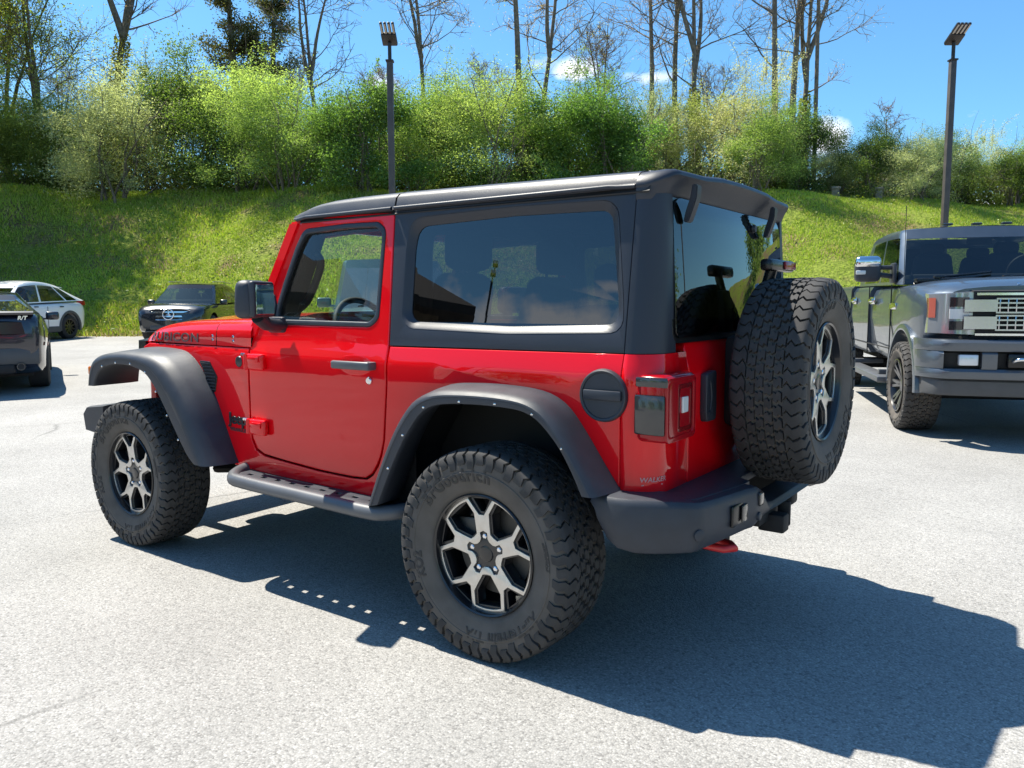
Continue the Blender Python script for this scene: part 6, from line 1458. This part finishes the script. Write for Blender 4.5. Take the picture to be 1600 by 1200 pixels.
    for s in (1, -1):
        r_ = brow(.74, .91, .44 if False else s*.55, s*.87, None, None, -.07); link('fog_pocket', r_.me('x', True), M['dark'], BP, 30)
        b = MB(); b.box((bx_(.66)-.045, s*.66, .825), (.06, .16, .10), .012); link('fog_lamp', b.me('x', True), M['headlamp'], BP, 30)
    r_ = brow(.74, .91, -.45, .45, None, None, -.07); link('centre_intake', r_.me('x', True), M['dark'], BP, 30)
    b = MB(); b.box((bx_(.28)-.03, -.26, .825), (.06, .20, .12), .01); b.box((bx_(.28)-.03, .26, .825), (.06, .20, .12), .01); link_each('tow_eye_mount', b.me('x', True), M['trim'], BP, 30)
    for s in (1, -1): b = MB(); b.tube(catmull([(bx_(.27)+.0, s*.20, .83), (bx_(.27)+.05, s*.23, .84), (bx_(.27)+.05, s*.29, .84), (bx_(.27), s*.32, .82)], 4), .018, 8); link('tow_hook', b.me('x', True), M['chrome'], BP, 50)
    r_ = brow(.50, .655, -.98, .98, None, None, -.05); link('air_dam', r_.me('x', True), M['grey_plastic'], BP, 30)
    t = text_me('PLATINUM', .062, .003, bold=.002, space=1.9); t = remap(t, lambda u, v, w: (.735-v*.6, u, 1.505+v*.35+w), False); link('bonnet_lettering', t, M['chrome'], e, 0)
    b = MB()
    for y0 in (-.60, .05): b.tube([(-.50, y0, 1.60), (-.60, y0+.55, 1.655)], .012, 6); b.box((-.48, y0, 1.60), (.08, .06, .04), .01)
    link_each('wiper', b.me('x', True), M['trim'], e, 30)
    b = MB(); b.box((-.52, 0, 1.57), (.14, 1.6, .05), .015); link('cowl_panel', b.me('x', True), M['trim'], e, 30)
    b = MB(); b.tube([(-.42, -.93, 1.52), (-.46, -.93, 2.35)], .004, 5); link('aerial', b.me('x', True), M['trim'], e, 0)
    b = MB()
    for y in (-.3, 0, .3): b.box((-1.36, y, 2.222), (.10, .10, .025), .01)
    link_each('roof_marker', b.me('x', True), M['smoke'], e, 30)
    for c in e.children:
        if not c.name.startswith('wheel'): c.location.z -= .055
M['lamphousing'] = simple('silver_lamp_housing', (.40, .41, .43), .12, .5, coat=1); M['darkchrome'] = simple('satin_chrome', (.50, .51, .53), .2, 1)
M['truckrim'] = simple('grey_milled_rim', (.20, .20, .21), .3, .8); M['amberred'] = simple('amber_red_lens', (.42, .10, .07), .2, coat=1)
M['bumpergrey'] = simple('grey_painted_bumper', (.095, .11, .13), .35, .5, coat=.6)
build_truck()
# ================================================================== what stands behind the viewer (seen only as reflections)
def build_behind():
    # one-storey showroom with a hipped roof
    e = empty('showroom', (19.8, 11.5, 0), RAD(-40)); e.scale = (1, 1, 1.05); tag(e, 'tan single-storey building with dark hipped roof, mirrored in the side window of the red car', 'building')
    b = MB(); b.box((0, 0, 2.3), (15, 7, 4.6)); link('wall', b.me('x', True), simple('tan_siding', (.20, .165, .13), .85, var=.08, vscale=1), e, 0)
    b = MB(); X, Y, z0, z1 = 8.4, 4.4, 4.5, 7.2
    b.add([(-X, -Y, z0), (X, -Y, z0), (X, Y, z0), (-X, Y, z0), (-X, -Y, z0+.22), (X, -Y, z0+.22), (X, Y, z0+.22), (-X, Y, z0+.22), (-4, 0, z1), (4, 0, z1)],
          [(3, 2, 1, 0), (0, 1, 5, 4), (1, 2, 6, 5), (2, 3, 7, 6), (3, 0, 4, 7), (4, 5, 9, 8), (5, 6, 9), (6, 7, 8, 9), (7, 4, 8)])
    link('roof', b.me('x'), simple('dark_shingles', (.055, .05, .048), .9, var=.2, vscale=3), e, 0)
    for x in (-5.5, -2.5, .5, 3.5):
        b = MB(); b.box((x, -3.53, 2.5), (1.7, .10, 2.2), .01); w = link('window', b.me('x', True), M['whitetrim'], e, 0)
        b = MB(); b.box((x, -3.59, 2.5), (1.4, .03, 1.9)); link('pane', b.me('x', True), M['carglass'], w, 0)
    b = MB(); b.box((-7.53, 0, 2.4), (.10, 1.7, 2.2), .01); w = link('window', b.me('x', True), M['whitetrim'], e, 0); b = MB(); b.box((-7.59, 0, 2.4), (.03, 1.4, 1.9)); link('pane', b.me('x', True), M['carglass'], w, 0)
    lamp_post((22.0, 28.6, 0), 0, 10.8, 'square bronze lamp post mirrored in the side window of the red car', 'lamp_post', RAD(-126))
    o = lamp_post((-13, -16, 0), 0, 6.6, 'square bronze lamp post mirrored in the rear window of the red car', 'lamp_post', RAD(40))
    # tree line across the road
    A = shrub_proto(71, 7.5, 8.5, 7000, 'green', .34, .17); Bb = shrub_proto(72, 8.5, 7.0, 7000, 'lime', .34, .16)
    rnd = random.Random(3); k = 0
    for (x, y) in [(-26, -26), (-33, -21), (-38, -13), (-42, -4), (-44, 6), (-40, 16), (-33, 26), (-25, 34), (-16, 39), (-6, 44), (6, 46), (18, 47), (30, 44), (42, 40), (-30, -30), (-46, -1), (-33, -33), (-38, -27), (-9.5, -47)]:
        lf, br = (A, Bb)[k % 2]; sc = rnd.uniform(.8, 1.25); k += 1
        plant('roadside_tree', (lf, br), (M['leaf'], M['bark']), ('crown', 'trunk'), (x, y, 0), rnd.random()*6, sc, 'leafy tree across the road behind the viewer, seen only in reflections', 'tree', 'trees across the road')
M['whitetrim'] = simple('white_window_trim', (.7, .7, .68), .6)
build_behind()
